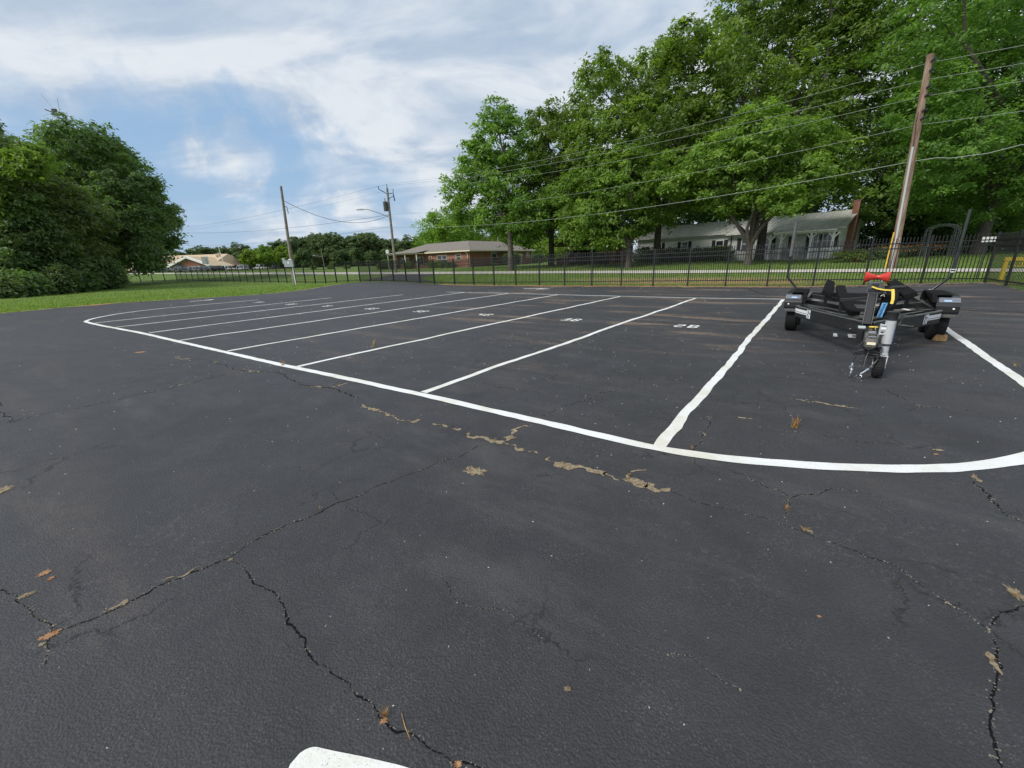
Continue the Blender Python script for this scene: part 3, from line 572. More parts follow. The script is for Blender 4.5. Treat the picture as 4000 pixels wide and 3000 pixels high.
# ------------------------------------------------------------------ foliage
def crown_mesh(name, lobes, nclump, nleaf, lsize, csize, light=.35, inner=.55, seed=0, droop=.25, top_light=.0):
    csize = csize*.86
    g = np.random.default_rng(seed); C = np.array([l[0] for l in lobes], float); Rr = np.array([l[1] for l in lobes], float)
    wgt = np.prod(Rr, 1)**(2/3); wgt /= wgt.sum(); n = int(nclump*2.2); li = g.choice(len(lobes), n, p=wgt)
    d = g.normal(size=(n, 3)); d /= np.linalg.norm(d, axis=1)[:, None]; rad = inner+(1-inner)*g.uniform(0, 1, n)**.6; rad *= 1+g.normal(0, .06, n)
    P = C[li]+d*Rr[li]*rad[:, None]
    q = np.full(n, 9.)
    for i in range(len(lobes)):
        e = np.linalg.norm((P-C[i])/Rr[i], axis=1); e[li == i] = 9; q = np.minimum(q, e)
    ok = (q > inner*.9) | (g.uniform(0, 1, n) < .12); P = P[ok][:nclump]; D_ = d[ok][:nclump]; n = len(P)
    cs = csize*g.uniform(.6, 1.35, n); ct = np.clip(g.beta(1.6, 3.2, n)*light*2.6, 0, 1)
    m = n*nleaf; ci = np.repeat(np.arange(n), nleaf)
    off = g.normal(size=(m, 3))*.55*cs[ci][:, None]*np.array([1, 1, .52]); pos = P[ci]+off; pos[:, 2] -= droop*(off[:, 0]**2+off[:, 1]**2)/np.maximum(cs[ci], .1)
    up = np.array([0, 0, 1.]); nr = D_[ci]*.45+up*.75+g.normal(size=(m, 3))*.55; nr /= np.linalg.norm(nr, axis=1)[:, None]
    ax = off*1.0+g.normal(size=(m, 3))*.4*cs[ci][:, None]; ax[:, 2] -= .25*cs[ci]; ax -= nr*(ax*nr).sum(1)[:, None]; ax /= np.linalg.norm(ax, axis=1)[:, None]+1e-9
    sd = np.cross(nr, ax); L_ = lsize*1.22*g.uniform(.6, 1.35, m); W = L_*g.uniform(.34, .52, m)
    V = np.zeros((m, 4, 3)); V[:, 0] = pos-ax*L_[:, None]*.5; V[:, 2] = pos+ax*L_[:, None]*.5-nr*L_[:, None]*.12
    V[:, 1] = pos+sd*W[:, None]*.5; V[:, 3] = pos-sd*W[:, None]*.5
    lsize_ = 0; tint = np.clip(ct[ci]+g.normal(0, .13, m)+light*.25, 0, 1)
    return npmesh(name, V.reshape(-1, 3), np.arange(m*4).reshape(m, 4), None, tint), P
def tree(name, base, lobes, nclump, nleaf, lsize, csize, trunk_r, lm, bm, label, group=None, fork=.35, seed=0, light=.35, inner=.5, limbs=7, lean=(0, 0), cat='tree'):
    """lobes: list of (centre world, radii)"""
    base = np.array(base, float); rt = empty(name, base); tag(rt, label, cat, group)
    LB = [(np.array(c)-base, np.array(r)) for c, r in lobes]
    me, P = crown_mesh('crown', LB, nclump, nleaf, lsize, csize, light, inner, seed)
    mesh_obj('crown', me, lm, rt)
    if trunk_r:
        g = random.Random(seed+3); cen = np.mean([c for c, r in LB], 0); topz = max(c[2]+r[2]*.4 for c, r in LB); fk = np.array([lean[0], lean[1], max(1.2, topz*fork)])
        mb = MB(); mb.tube([(0, 0, -.3), (0, 0, .05), (fk[0]*.3, fk[1]*.3, fk[2]*.4), tuple(fk)], [trunk_r*1.5, trunk_r*1.15, trunk_r*.9, trunk_r*.8], 12)
        def limb(a, b, r0, r1, bend=.12):
            a = np.array(a); b = np.array(b); L_ = np.linalg.norm(b-a); pts = []
            for t in (0, .25, .5, .75, 1): pts.append(a+(b-a)*t+np.array([g.uniform(-1, 1), g.uniform(-1, 1), g.uniform(-.3, .8)])*L_*bend*math.sin(math.pi*t))
            mb.tube(pts, [r0+(r1-r0)*t for t in (0, .25, .5, .75, 1)], 7); return pts
        LBs = sorted(LB, key=lambda l: -np.prod(l[1]))[:limbs]; anchors = []
        for c, r in LBs:
            st = fk*g.uniform(.75, 1.0); e = c+np.array([0, 0, r[2]*.1]); pts = limb(st, e, trunk_r*.55, trunk_r*.16); anchors += pts[2:]
        top = max(LB, key=lambda l: l[0][2]); anchors += limb(fk, top[0], trunk_r*.75, trunk_r*.15, .04)[1:]
        A = np.array(anchors)
        for i in g.sample(range(len(P)), min(len(P), 55)):
            dd = np.linalg.norm(A-P[i], axis=1)+(A[:, 2] > P[i][2])*2; j = int(dd.argmin()); limb(A[j], P[i]*.9+A[j]*.1, trunk_r*.13, trunk_r*.03, .1)
        mb.build('trunk', bm, rt, True)
    return rt
def LP(Y, *L_, dz=.9, dy=0.):
    """lobes from pixel circles at distance Y: real spheres with depth of their own"""
    out = []
    for i, (px, py, r) in enumerate(L_):
        k = 1+((i*37) % 7-3)*.03; c = pt(px, py, Y*k+dy); rr = r/F*Y*k
        st = math.sqrt(1+((px-2000)/F)**2); out.append((c, (rr/st, rr*1.05, rr*dz)))
    return out
_pn = None
def behind(lobes, k=.8):
    """keep crowns on the far side of the overhead wires: slide each lobe back along its own sight line"""
    a = np.array([25.1, 26.0]); b = np.array([-17.0, 57.0]); d = (b-a)/np.linalg.norm(b-a); n = np.array([-d[1], d[0]]); n = n if n[1] > 0 else -n; out = []
    for c, r in lobes:
        c = np.array(c); r = np.array(r); v = c-EYE
        for _ in range(30):
            if (c[:2]-a) @ n > r[0]*k+.3: break
            v = v*1.03; r = r*1.03; c = EYE+v
        out.append((c, tuple(r)))
    return out
def dist_base(px, py, Y):
    p = pt(px, py, Y); return (p[0], p[1], float(hz(p[0], p[1])))
GR = 'tall pecan trees along the road'
def T(*a, **k): return tree(*a, **k)
b1 = dist_base(1996, 1047, 47.); b2 = dist_base(2154, 1040, 51.); b3 = dist_base(2454, 1037, 40.); b4 = dist_base(2562, 1028, 43.); b5 = dist_base(2920, 1030, 35.); b6 = dist_base(2963, 1022, 40.); b7 = dist_base(3808, 1010, 32.5)
LDX = dict(lm=LEAF, bm=BARK)
tree('pecan_tree', b1, behind(LP(b1[1], (1945, 455, 62), (1965, 560, 110), (1865, 610, 70), (1840, 720, 66), (1900, 760, 150), (2010, 720, 130), (1835, 825, 72), (2060, 830, 95), (1950, 840, 90), (2060, 900, 55), (1985, 905, 45))),
     760, 62, .30, .75, .32, LEAF, BARK, 'pecan tree with pale trunk in front of the right end of the brick house', GR, seed=1, light=.33)
tree('pecan_tree', b2, behind(LP(b2[1]*1.05, (2135, 470, 72), (2220, 470, 66), (2200, 600, 130), (2110, 650, 100), (2180, 750, 140), (2260, 800, 110), (2120, 830, 85), (2260, 900, 70))),
     620, 58, .32, .8, .36, LEAF, BARK_D, 'dark forked pecan tree just right of the brick house', GR, seed=2, light=.22, fork=.26)
tree('pecan_tree', b3, behind(LP(b3[1], (2330, 790, 130), (2450, 700, 130), (2560, 780, 120), (2270, 860, 85), (2390, 870, 100), (2480, 850, 80), (2220, 760, 80), (2620, 690, 90), (2330, 680, 95), (2240, 920, 50))),
     760, 62, .26, .65, .30, LEAF, BARK, 'pecan tree with low bright crown before the dark parked car', GR, seed=3, light=.42, fork=.2)
tree('pecan_tree', b4, behind(LP(b4[1]*1.08, (2335, 280, 62), (2300, 350, 48), (2380, 400, 130), (2590, 225, 72), (2690, 160, 75), (2530, 335, 120), (2680, 320, 160), (2420, 560, 150), (2600, 540, 160), (2700, 600, 120), (2520, 680, 110), (2300, 560, 100))),
     980, 62, .30, .8, .36, LEAF, BARK_D, 'tallest dark trunked pecan tree left of the white house windows', GR, seed=4, light=.30, fork=.22)
tree('pecan_tree', b5, behind(LP(b5[1], (2860, 660, 150), (2960, 540, 120), (3080, 620, 150), (2780, 720, 92), (3150, 700, 100), (3230, 620, 100), (2920, 780, 85), (3050, 770, 70), (2750, 640, 90), (3290, 700, 60), (2900, 800, 50))),
     950, 62, .24, .62, .29, LEAF, BARK, 'pecan tree with broad bright crown standing before the white house porch', GR, seed=5, light=.42, fork=.17)
tree('pecan_tree', b6, behind(LP(b6[1]*1.12, (2845, 190, 100), (2780, 330, 130), (2930, 70, 140), (3010, 230, 190), (2900, 420, 170), (3150, 80, 170), (3220, 260, 170), (3080, 440, 170), (3250, 450, 130), (3060, -80, 180), (2890, -20, 95), (3330, 120, 130), (3230, -120, 180))),
     1080, 56, .30, .85, .38, LEAF, BARK_D, 'tall pecan tree rising behind the low tree at the white house porch', GR, seed=6, light=.26, fork=.2)
tree('shade_tree', b7, behind(LP(b7[1], (3700, 560, 190), (3860, 420, 220), (3780, 720, 170), (3900, 760, 140), (4080, 560, 220), (3960, 250, 220), (3760, 260, 200), (3640, 400, 130), (4150, 300, 260), (3620, 720, 100), (3980, -40, 260), (3760, 30, 200), (4100, 800, 150))),
     2100, 56, .20, .6, .42, LEAF, BARK, 'big shade tree with grey trunk at the right fence corner', seed=7, light=.22, fork=.2, lean=(.2, 0))
bb = dist_base(3480, 1000, 42)
tree('shade_tree', bb, behind(LP(42, (3450, 330, 190), (3560, 180, 200), (3400, 520, 150), (3560, 500, 170), (3480, 700, 160), (3640, 640, 170), (3380, 180, 130), (3700, 330, 170), (3560, -60, 220), (3360, 680, 90))),
     760, 46, .34, .9, .4, LEAF, BARK_D, 'tall dark tree behind the big wooden utility pole', seed=8, light=.22)
bb = dist_base(3420, 1005, 46)
tree('cedar_tree', bb, LP(46, (3450, 820, 100), (3440, 900, 110), (3520, 960, 90), (3400, 960, 70), (3470, 740, 70), (3530, 860, 90)),
     420, 46, .3, .7, .3, LEAF_DARK, BARK_D, 'dark bushy evergreen right of the white house chimney', seed=9, light=.2)
for i, (px, py, Yd, lab) in enumerate(((3640, 1000, 46, 'dark woodland tree behind the garden arch'), (3820, 1000, 44, 'dark woodland tree behind the big grey trunk'), (4080, 1000, 44, 'dark woodland tree at the right edge behind the fence corner'))):
    bb = dist_base(px, py, Yd)
    tree('woodland_tree', bb, LP(Yd, (px-60, 860, 120), (px+60, 840, 130), (px, 700, 170), (px-40, 560, 170), (px+70, 600, 150), (px-90, 940, 80), (px+90, 940, 80)), 520, 40, .36, .95, .3, LEAF_DARK, BARK_D, lab, seed=20+i, light=.25)
for i, (px, Yd, top, lab) in enumerate(((2600, 62, 520, 'dark background tree behind the left end of the white house'), (2850, 60, 450, 'dark background tree behind the middle of the white house roof'), (3150, 58, 420, 'dark background tree behind the right end of the white house'))):
    bb = dist_base(px, 1000, Yd)
    tree('background_tree', bb, LP(Yd, (px-110, 800, 130), (px+110, 780, 140), (px, 650, 170), (px-60, top+90, 130), (px+70, top+60, 130), (px, 860, 120)), 420, 36, .5, 1.2, .35, LEAF_DARK, BARK_D, lab, seed=30+i, light=.3)
# lighter trees behind the houses
bb = dist_base(1740, 1000, 96)
tree('leafy_tree', bb, LP(96, (1730, 850, 55), (1690, 885, 55), (1790, 880, 60), (1660, 935, 40), (1760, 925, 60), (1720, 960, 50), (1820, 930, 50)), 260, 40, .5, 1.3, .35, LEAF_LIME, BARK, 'light green open tree behind the brick house roof', seed=40, light=.4)
for i, (px, py, Yd, rr, lab) in enumerate(((2010, 990, 110, 60, 'light tree behind the right end of the brick house'), (2110, 985, 110, 55, 'light tree seen between the brick house and the dark forked tree'), (2230, 985, 95, 70, 'light tree left of the carport'), (2340, 990, 95, 60, 'light tree behind the carport'), (1900, 965, 115, 55, 'light tree behind the brick house ridge'))):
    bb = dist_base(px, 1030, Yd)
    tree('leafy_tree', bb, LP(Yd, (px, py-rr*.6, rr), (px-rr*.7, py, rr*.8), (px+rr*.7, py, rr*.8), (px, py+10, rr*.8)), 150, 34, .55, 1.3, .3, LEAF_LIME, BARK, lab, seed=45+i, light=.25)
# left side: oak, brush and trees
b = dist_base(451, 1072, 58)
tree('oak_tree', b, LP(58, (300, 560, 95), (400, 560, 70), (250, 620, 110), (400, 680, 130), (500, 720, 110), (560, 800, 110), (600, 870, 90), (460, 860, 150), (300, 760, 160), (560, 950, 100), (640, 930, 55), (420, 990, 90), (330, 920, 130), (230, 850, 120), (590, 1000, 60), (530, 1020, 45), (480, 640, 70), (660, 860, 40)),
     1900, 50, .36, .85, .75, LEAF_OAK, BARK_D, 'huge dark oak tree at the left end of the fence', seed=50, light=.34, fork=.16, inner=.55, limbs=12)
lab = ['tall dark tree at the far left edge', 'yellow green tree rising over the left thicket', 'dark tree with bare grey branches right of the left thicket']
b = dist_base(-60, 1120, 42); tree('thicket_tree', b, LP(42, (-80, 600, 120), (-20, 560, 60), (10, 640, 50), (-120, 750, 150), (-40, 860, 130), (-130, 480, 90), (60, 900, 100)), 650, 44, .3, .8, .3, LEAF_OAK, BARK_D, lab[0], seed=51, light=.3)
b = dist_base(100, 1130, 41); tree('thicket_tree', b, LP(41, (90, 640, 55), (130, 615, 45), (60, 720, 75), (135, 700, 55), (40, 790, 70), (110, 770, 55), (90, 600, 35)), 520, 46, .28, .7, .22, LEAF, BARK_D, lab[1], seed=52, light=.34)
b = dist_base(330, 1100, 47); tree('thicket_tree', b, LP(47, (250, 800, 100), (340, 830, 90), (200, 890, 100), (380, 920, 80), (280, 960, 110), (160, 980, 110), (400, 1000, 60)), 650, 40, .32, .75, .25, LEAF_OAK, mat('bare_branch', (.22, .21, .19), .9), lab[2], seed=53, light=.55)
BR = [(-60, 1060, 95, 36), (40, 1050, 100, 38), (150, 1040, 95, 40), (250, 1045, 85, 42), (330, 1045, 75, 44), (390, 1050, 55, 46), (90, 1105, 55, 35.5), (210, 1090, 50, 38.5), (300, 1085, 42, 41), (-20, 1120, 50, 33), (420, 1075, 32, 45), (60, 960, 110, 40), (60, 860, 95, 39), (150, 910, 85, 39.5)]
THL = ['thicket bush at the very left edge of the lawn', 'second thicket bush in from the left edge below the lime green leaves', 'tall thicket bush below the yellow green tree', 'thicket bush under the bare grey branches', 'thicket bush just left of the dark oak trunk', 'small rounded thicket bush nearest the dark oak trunk',
       'low front bush of the thicket reaching onto the lawn below the yellow green tree', 'low front bush of the thicket between the lawn and the bare grey branches', 'small low front bush of the thicket left of the oak', 'nearest low bush at the left edge touching the lawn', 'smallest low bush at the right end of the thicket', 'highest bush mass behind the front row of the thicket', 'tall leafy thicket growth directly under the yellow green crown', 'tall leafy thicket growth between the yellow green crown and the oak']
for i, (px, py, rr, Yd) in enumerate(BR):
    p = pt(px, py, Yd); bs = (p[0], p[1], float(hz(p[0], p[1]))); r0 = rr/F*Yd
    LBS = [(p+np.array([random.uniform(-.5, .5)*r0, random.uniform(-.3, .3)*r0, -.15*r0]), (r0*.85, r0*.85, r0*.85)) for _ in range(3)]+[(p+np.array([random.uniform(-.8, .8)*r0, 0, random.uniform(.1, .6)*r0]), (r0*.55, r0*.55, r0*.6)), ((p[0], p[1], bs[2]+.9), (r0*.9, r0*.7, 1.1))]
    side = ['leftmost', 'left', 'middle', 'right'][min(3, int((px+60)/130))]
    tree('thicket_bush', bs, LBS, 230, 44, .26, .6, 0, LEAF_DARK if i % 3 else LEAF_OAK, BARK_D, THL[i], 'bushes of the left thicket', seed=60+i, light=.45, cat='bush')
# far tree line: a few shared crowns copied
protos = []
for s_ in range(4):
    g = np.random.default_rng(90+s_); LBS = [(np.array([g.uniform(-2.6, 2.6), g.uniform(-2.6, 2.6), g.uniform(3.5, 12.5)]), np.array([2.6, 2.6, 2.4])*g.uniform(.75, 1.25)) for _ in range(9)]+[(np.array([0, 0, 3.2]), np.array([4.2, 4.2, 3.2]))]
    me, _ = crown_mesh('crown', LBS, 330, 26, .75, 1.0, .33, .45, 95+s_); me.materials.append(LEAF_FAR)
    tb = MB().tube([(0, 0, -.5), (0, 0, 5), (.2, .1, 10)], [.35, .28, .1], 6); tm = bpy.data.meshes.new('trunk'); tm.from_pydata(tb.v, [], tb.f); tm.materials.append(BARK_D); protos.append((me, tm))
def far_tree(px, Yd, hgt, grp, lab, k):
    p = dist_base(px, 1050, Yd); rt = empty('woodland_tree', p, random.uniform(0, 6.28)); sc = hgt/14.5; rt.scale = (sc*random.uniform(.85, 1.25), sc*random.uniform(.85, 1.25), sc); tag(rt, lab, 'tree', grp)
    for nm, me in zip(('crown', 'trunk'), protos[k]): c = bpy.data.objects.new(nm, me); COL.objects.link(c); c.parent = rt
    return rt
prof = [(560, 10), (700, 9), (830, 11.5), (900, 12), (960, 11), (1050, 10.5), (1110, 11.5), (1150, 14), (1220, 15.5), (1260, 16), (1310, 15), (1350, 12.5), (1400, 14.5), (1450, 15), (1500, 13.5), (1560, 13.5), (1600, 12.5), (1660, 13), (1720, 14), (1800, 13), (2350, 12)]
pxs = np.arange(540, 2360, 21)
for i, px in enumerate(pxs):
    h_ = np.interp(px, [a for a, b in prof], [b for a, b in prof])*random.uniform(.86, 1.1); far_tree(px+random.uniform(-8, 8), 212+random.uniform(-10, 12), h_, 'trees of the far wood', 'green tree in the far wood behind the road and parked cars', i % 4)
for i, px in enumerate(np.arange(930, 1700, 34)):
    far_tree(px+random.uniform(-10, 10), 192+random.uniform(-4, 6), random.uniform(6, 8.5), 'trees of the far wood', 'green tree in the far wood behind the road and parked cars', (i+1) % 4)
for px, h_, lab in ((990, 7.5, 'small light green round tree, left one of three before the far wood'), (1050, 8.6, 'small light green round tree, middle one of three before the far wood'), (1115, 8.2, 'small light green round tree, right one of three behind the wooden pole')):
    Yd = 150; bs = dist_base(px, 1060, Yd); c = np.array(bs)
    tree('small_tree', bs, [(c+np.array([dx, dy, z_]), (r0, r0, r0*.85)) for dx, dy, z_, r0 in ((0, 0, h_*.62, h_*.36), (-1.6, .5, h_*.5, h_*.27), (1.7, -.4, h_*.5, h_*.27), (0, .3, h_*.8, h_*.22))], 130, 34, .5, .9, .18, LEAF_LIME, BARK_D, lab, seed=int(px), light=.4)

# ------------------------------------------------------------------ fences
FH = 1.80
def bx_mesh(name, sx, sy, sz, tip=0.):
    mb = MB(); mb.box((0, 0, sz/2), (sx, sy, sz))
    if tip: a = sx/2; n = len(mb.v); mb.add([(-a, -a, sz), (a, -a, sz), (a, a, sz), (-a, a, sz), (0, 0, sz+tip)], [(0, 1, 4), (1, 2, 4), (2, 3, 4), (3, 0, 4)])
    me = bpy.data.meshes.new(name); me.from_pydata(mb.v, [], mb.f); me.materials.append(BLACK); return me
def post_mesh():
    mb = MB(); mb.box((0, 0, (FH+.04)/2-.1), (.072, .072, FH+.24)); mb.box((0, 0, FH+.025), (.084, .084, .022)); mb.add([(-.03, -.03, FH+.036), (.03, -.03, FH+.036), (.03, .03, FH+.036), (-.03, .03, FH+.036), (0, 0, FH+.06)], [(0, 1, 4), (1, 2, 4), (2, 3, 4), (3, 0, 4)])
    me = bpy.data.meshes.new('post'); me.from_pydata(mb.v, [], mb.f); me.materials.append(BLACK); return me
POST = post_mesh(); PICK = bx_mesh('picket', .025, .025, FH-.07, .03); THIN = bx_mesh('picket', .015, .015, FH-.07, .03); BOLD = PICK
def fence(path_, label, npk=17, ends=(True, True), zfix=None, cat='fence', nparts=300, name='fence', h2=0):
    global PICK; PICK = THIN if path_[0][0] < -12 or abs(path_[1][0]-10.5) < .1 else BOLD; P = [np.array(p, float) for p in path_]; c0 = P[0]; rt = empty(name, c0); tag(rt, label, cat)
    posts = []
    for a, b in zip(P[:-1], P[1:]):
        n = max(1, round(np.linalg.norm((b-a)[:2])/1.83))
        for k in range(n): posts.append(a+(b-a)*k/n)
    posts.append(P[-1]); pk = []
    for i, p in enumerate(posts):
        if (i == 0 and not ends[0]) or (i == len(posts)-1 and not ends[1]): pass
        else:
            o = bpy.data.objects.new('post', POST); COL.objects.link(o); o.parent = rt; o.location = p-c0
            if i < len(posts)-1: dd = posts[i+1]-p
            o.rotation_euler = (0, 0, math.atan2(dd[1], dd[0]))
        if i == len(posts)-1: break
        a, b = p, posts[i+1]; d = (b-a)/np.linalg.norm(b-a)
        for h_ in (.16, FH-.42, FH-.22):
            MB().beam(tuple(a-c0+d*.03+np.array([0, 0, h_])), tuple(b-c0-d*.03+np.array([0, 0, h_])), .032, .042).build('rail', BLACK, rt)
        for j in range(1, npk): q = a+(b-a)*j/npk; pk.append((np.linalg.norm(q-EYE), q, math.atan2(d[1], d[0])))
    pk.sort(key=lambda t: t[0])
    for _, q, an in pk[:nparts]:
        o = bpy.data.objects.new('picket', PICK); COL.objects.link(o); o.parent = rt; o.location = q-c0+np.array([0, 0, .06]); o.rotation_euler = (0, 0, an)
    if len(pk) > nparts:
        bv = np.array([v.co for v in PICK.vertices]); fq = [tuple(p.vertices) for p in PICK.polygons]; mb = MB()
        for _, q, an in pk[nparts:]:
            c, s = math.cos(an), math.sin(an); mb.add([(v[0]*c-v[1]*s+q[0]-c0[0], v[0]*s+v[1]*c+q[1]-c0[1], v[2]+q[2]-c0[2]+.06) for v in bv], fq)
        o = mb.build('pickets', BLACK, rt); o['kind'] = 'stuff'
    return rt
def W3(p): return np.array([p[0], p[1], max(0., float(hz(p[0], p[1])))])
def fz(x, y, z): return np.array([x, y, z])
mainp = [fz(18.45, 15.75, .19), fz(-4.0, 30.45, .05), fz(-5.7, 31.6, .08)]
fence(mainp, 'long black metal picket fence along the far edge of the asphalt', nparts=300)
gatep = [fz(-5.7, 31.6, .08), fz(-13.7, 38.1, .22)]
fence(gatep, 'black metal driveway gate at the mouth of the asphalt driveway', ends=(False, False), cat='gate', name='driveway_gate')
fence([fz(-13.7, 38.1, .22), fz(-18.3, 41.3, .03), fz(-44.4, 59.4, .24), fz(-51, 63.8, .33)], 'black metal picket fence behind the left lawn', nparts=300)
fence([fz(-51, 63.8, .33), fz(-60, 63.4, .36)], 'short black metal picket fence running up to the dark oak', nparts=100)
fence([fz(18.45, 15.75, .19), fz(10.5, 3.6, .12)], 'black metal picket fence returning along the right edge of the lot', ends=(False, True), nparts=120)
# asphalt draped over the two low humps (gate mouth and fence corner)
def drape(name, c, rad, st, extra, z=.006):
    g = np.arange(-rad, rad, st); X, Y = np.meshgrid(c[0]+g, c[1]+g); n = len(g); ok = np.hypot(X-c[0], Y-c[1]) < rad
    inn = inpoly(X.ravel(), Y.ravel(), poly).reshape(n, n) & ok & (hz(X, Y) > .0008)
    id_ = np.arange(n*n).reshape(n, n); k = inn[:-1, :-1] & inn[1:, 1:] & inn[:-1, 1:] & inn[1:, :-1]
    Q = np.stack([id_[:-1, :-1][k], id_[:-1, 1:][k], id_[1:, 1:][k], id_[1:, :-1][k]], 1)
    return mesh_obj(name, npmesh(name, np.stack([X, Y, hz(X, Y)+z], -1).reshape(-1, 3), Q), M_ASPH, lot)
drape('asphalt_hump', (-10.2, 35.6), 14, .2, None); drape('asphalt_hump', (18., 14.9), 8, .15, None)
le = [np.array(p, float) for p in gedge[2:]]
rb = ribbon('dry_edge', le, .30, .010, mat('dry_turf', (.20, .19, .06), .95, var=.5, vscale=9, col2=(.34, .28, .13)), None, jit=.10, st=.10, zf=zmx_ if 0 else (lambda x, y: np.maximum(hz(x, y), 0)), wander=.12); tag(rb, kind='structure')
lc = [G(a, b)[:2] for a, b in ((235, 1203), (300, 1198), (380, 1191), (470, 1184))]
rb = ribbon('clay_edge', lc, .55, .012, CLAY, None, jit=.16, st=.12, wander=.10, wj=[.1, .8, 1.1, .8, .1]); tag(rb, kind='structure')
# clay and rubble along the foot of the main fence
fd = np.array([-.837, .548]); f0 = np.array([18.3, 15.6])
def zmx(x, y): return np.maximum(hz(x, y), 0)
rb = ribbon('clay_edge', [f0+fd*k for k in np.arange(0, 28.5, .5)], .34, .009, CLAY, None, jit=.07, st=.12, zf=zmx, wander=.08); tag(rb, kind='structure')
V = []; Fc = []
for k in range(900):
    t = abs(rng.normal(0, 1))*4 if k < 600 else rng.uniform(0, 27); o_ = rng.normal(-.35, .35); p = f0+fd*t+np.array([-.548, -.837])*(-o_); s_ = rng.uniform(.012, .04); b = len(V); z = float(max(0, hz(p[0], p[1])))
    for i in range(4): a = i*1.57+k; V.append((p[0]+s_*math.cos(a), p[1]+s_*math.sin(a)*.7, z+.006))
    V.append((p[0], p[1], z+.006+s_*.8)); Fc += [(b, b+1, b+4), (b+1, b+2, b+4), (b+2, b+3, b+4), (b+3, b, b+4)]
tag(mesh_obj('rubble', npmesh('rubble', V, None, Fc), mat('rubble', (.10, .085, .075), .9, var=.6, vscale=5)), 'broken asphalt crumbs and clay lumps at the foot of the fence', 'rubble', kind='stuff')

# weeds and twigs
def tuft(c, h, n, m, label, spread=.6):
    V = []; Fc = []; g = np.random.default_rng(int(c[0]*100+c[1]*77) % 9999)
    for i in range(n):
        a = g.uniform(0, 6.28)+math.sin(i*.7)*.8; e = g.uniform(.05, 1)*spread*g.uniform(.5, 1.3); L_ = h*g.uniform(.5, 1.1); w_ = h*.016*g.uniform(.5, 1.4); L_ = L_*g.uniform(.45, 1.05); pts = []
        o_ = g.normal(0, h*.07, 2); kx, ky = g.normal(0, .10, 2)
        for t in (0, .4, .75, 1): pts.append(np.array([o_[0]+math.cos(a)*e*L_*t+kx*L_*t*t, o_[1]*.6+math.sin(a)*e*L_*t+ky*L_*t*t, L_*max(0, t-.45*e*t*t)]))
        sd = np.array([-math.sin(a), math.cos(a), 0])*w_; b = len(V)
        for t, p in zip((1, .9, .6, .05), pts): V += [p-sd*t, p+sd*t]
        for k in range(3): Fc.append((b+2*k, b+2*k+1, b+2*k+3, b+2*k+2))
    o = mesh_obj('weed', npmesh('weed', V, Fc), m); o.location = (c[0], c[1], .004); return tag(o, label, 'weed')
WEED = mat('weed_orange', (.36, .19, .05), .9, var=.4, vscale=40); WEEDY = mat('weed_olive', (.30, .27, .10), .9, var=.4, vscale=40)
tuft(G(3106, 1672), .16, 46, WEED, 'dry orange weed tuft standing in the stall before the trailer', .5)
tuft(G(1104, 1428), .16, 22, STRAW, 'dry weed tuft behind the painted line on the left', .7)
tuft(G(1502, 2800), .035, 60, WEED, 'small orange dried weed in the crack near the bottom painted line', 1.0)
tuft(G(3070, 1990), .045, 50, WEED, 'flat orange weed below the fork of the crack on the right', 1.2)
tuft(G(2703, 1757), .06, 26, WEED, 'orange weed where the near stall line meets the boundary line', 1.0)
tuft(G(842, 1420), .08, 26, WEEDY, 'olive weed in the crack left of the stalls', 1.2)
tuft(G(2456, 1862), .05, 26, WEED, 'little brown weed at the branch of the dirt filled crack', .8)
tuft(G(1935, 1722), .05, 26, WEEDY, 'olive weed at the middle of the dirt filled crack', 1.0)
tuft(G(1252, 1990), .035, 14, STRAW, 'straw coloured weed on the long dark crack', 1.3)
tuft(G(1460, 1355), .22, 12, STRAW, 'dry weed standing beside a stall line in the fourth stall', .6)
tuft(G(3140, 2075), .04, 24, STRAW, 'straw coloured weed on the hairline crack at lower right', 1.3)
tuft(G(3960, 2330), .032, 60, STRAW, 'dead weed at the right edge of the picture', 1.2)
tuft(G(3870, 2580), .028, 12, STRAW, 'yellow grass stem on the crack at lower right', 1.4)
tuft(G(3965, 1432), .10, 12, STRAW, 'wispy weed by the right stall line', .8)
a = G(1570, 2793); b = G(1603, 2893); m_ = (a+b)/2+np.array([-.003, 0, .004])
tag(MB().tube([a+[0, 0, .006], m_, b+[0, 0, .005]], [.0012, .0016, .001], 6).build('twig', STRAW), 'thin straw coloured twig lying near the bottom painted line', 'twig')

# ------------------------------------------------------------------ utility poles and wires
WOOD_R = NB('pole_wood')
_c = WOOD_R.mix(WOOD_R.mapr(WOOD_R.noise(6, 5, .7, WOOD_R.mapping((1, 1, .12))), .35, .7), (.17, .095, .065), (.36, .27, .215)); _c = WOOD_R.mix(WOOD_R.mapr(WOOD_R.noise(60, 4, .8, WOOD_R.mapping((1, 1, .06))), .5, .7), _c, (.09, .06, .045)); WOOD_R = WOOD_R.done(_c, .9)
WOOD_G = mat('pole_wood_grey', (.21, .185, .155), .9, var=.35, vscale=5, bump=.4, bscale=20)
GALV = mat('galvanised', (.42, .43, .44), .45, metal=.6); GREYP = mat('grey_box_paint', (.34, .37, .39), .5); WIRE = mat('wire', (.045, .047, .05), .6); WIREL = mat('wire_light', (.30, .33, .31), .7)
DARKM = mat('dark_metal', (.03, .032, .036), .45, metal=.3); WHITE = mat('white_paint', (.78, .78, .76), .55, var=.05)
def pole(base, top, r0, r1, m, label):
    rt = empty('utility_pole', base); tag(rt, label, 'utility pole'); b = Vector(base); t = Vector(top)-b
    MB().tube([(0, 0, -.3), t*.33, t*.66, t], [r0, r0*.66+r1*.34, r0*.33+r1*.67, r1], 14).build('pole', m, rt, True); return rt, t
def on(t, f): return t*f
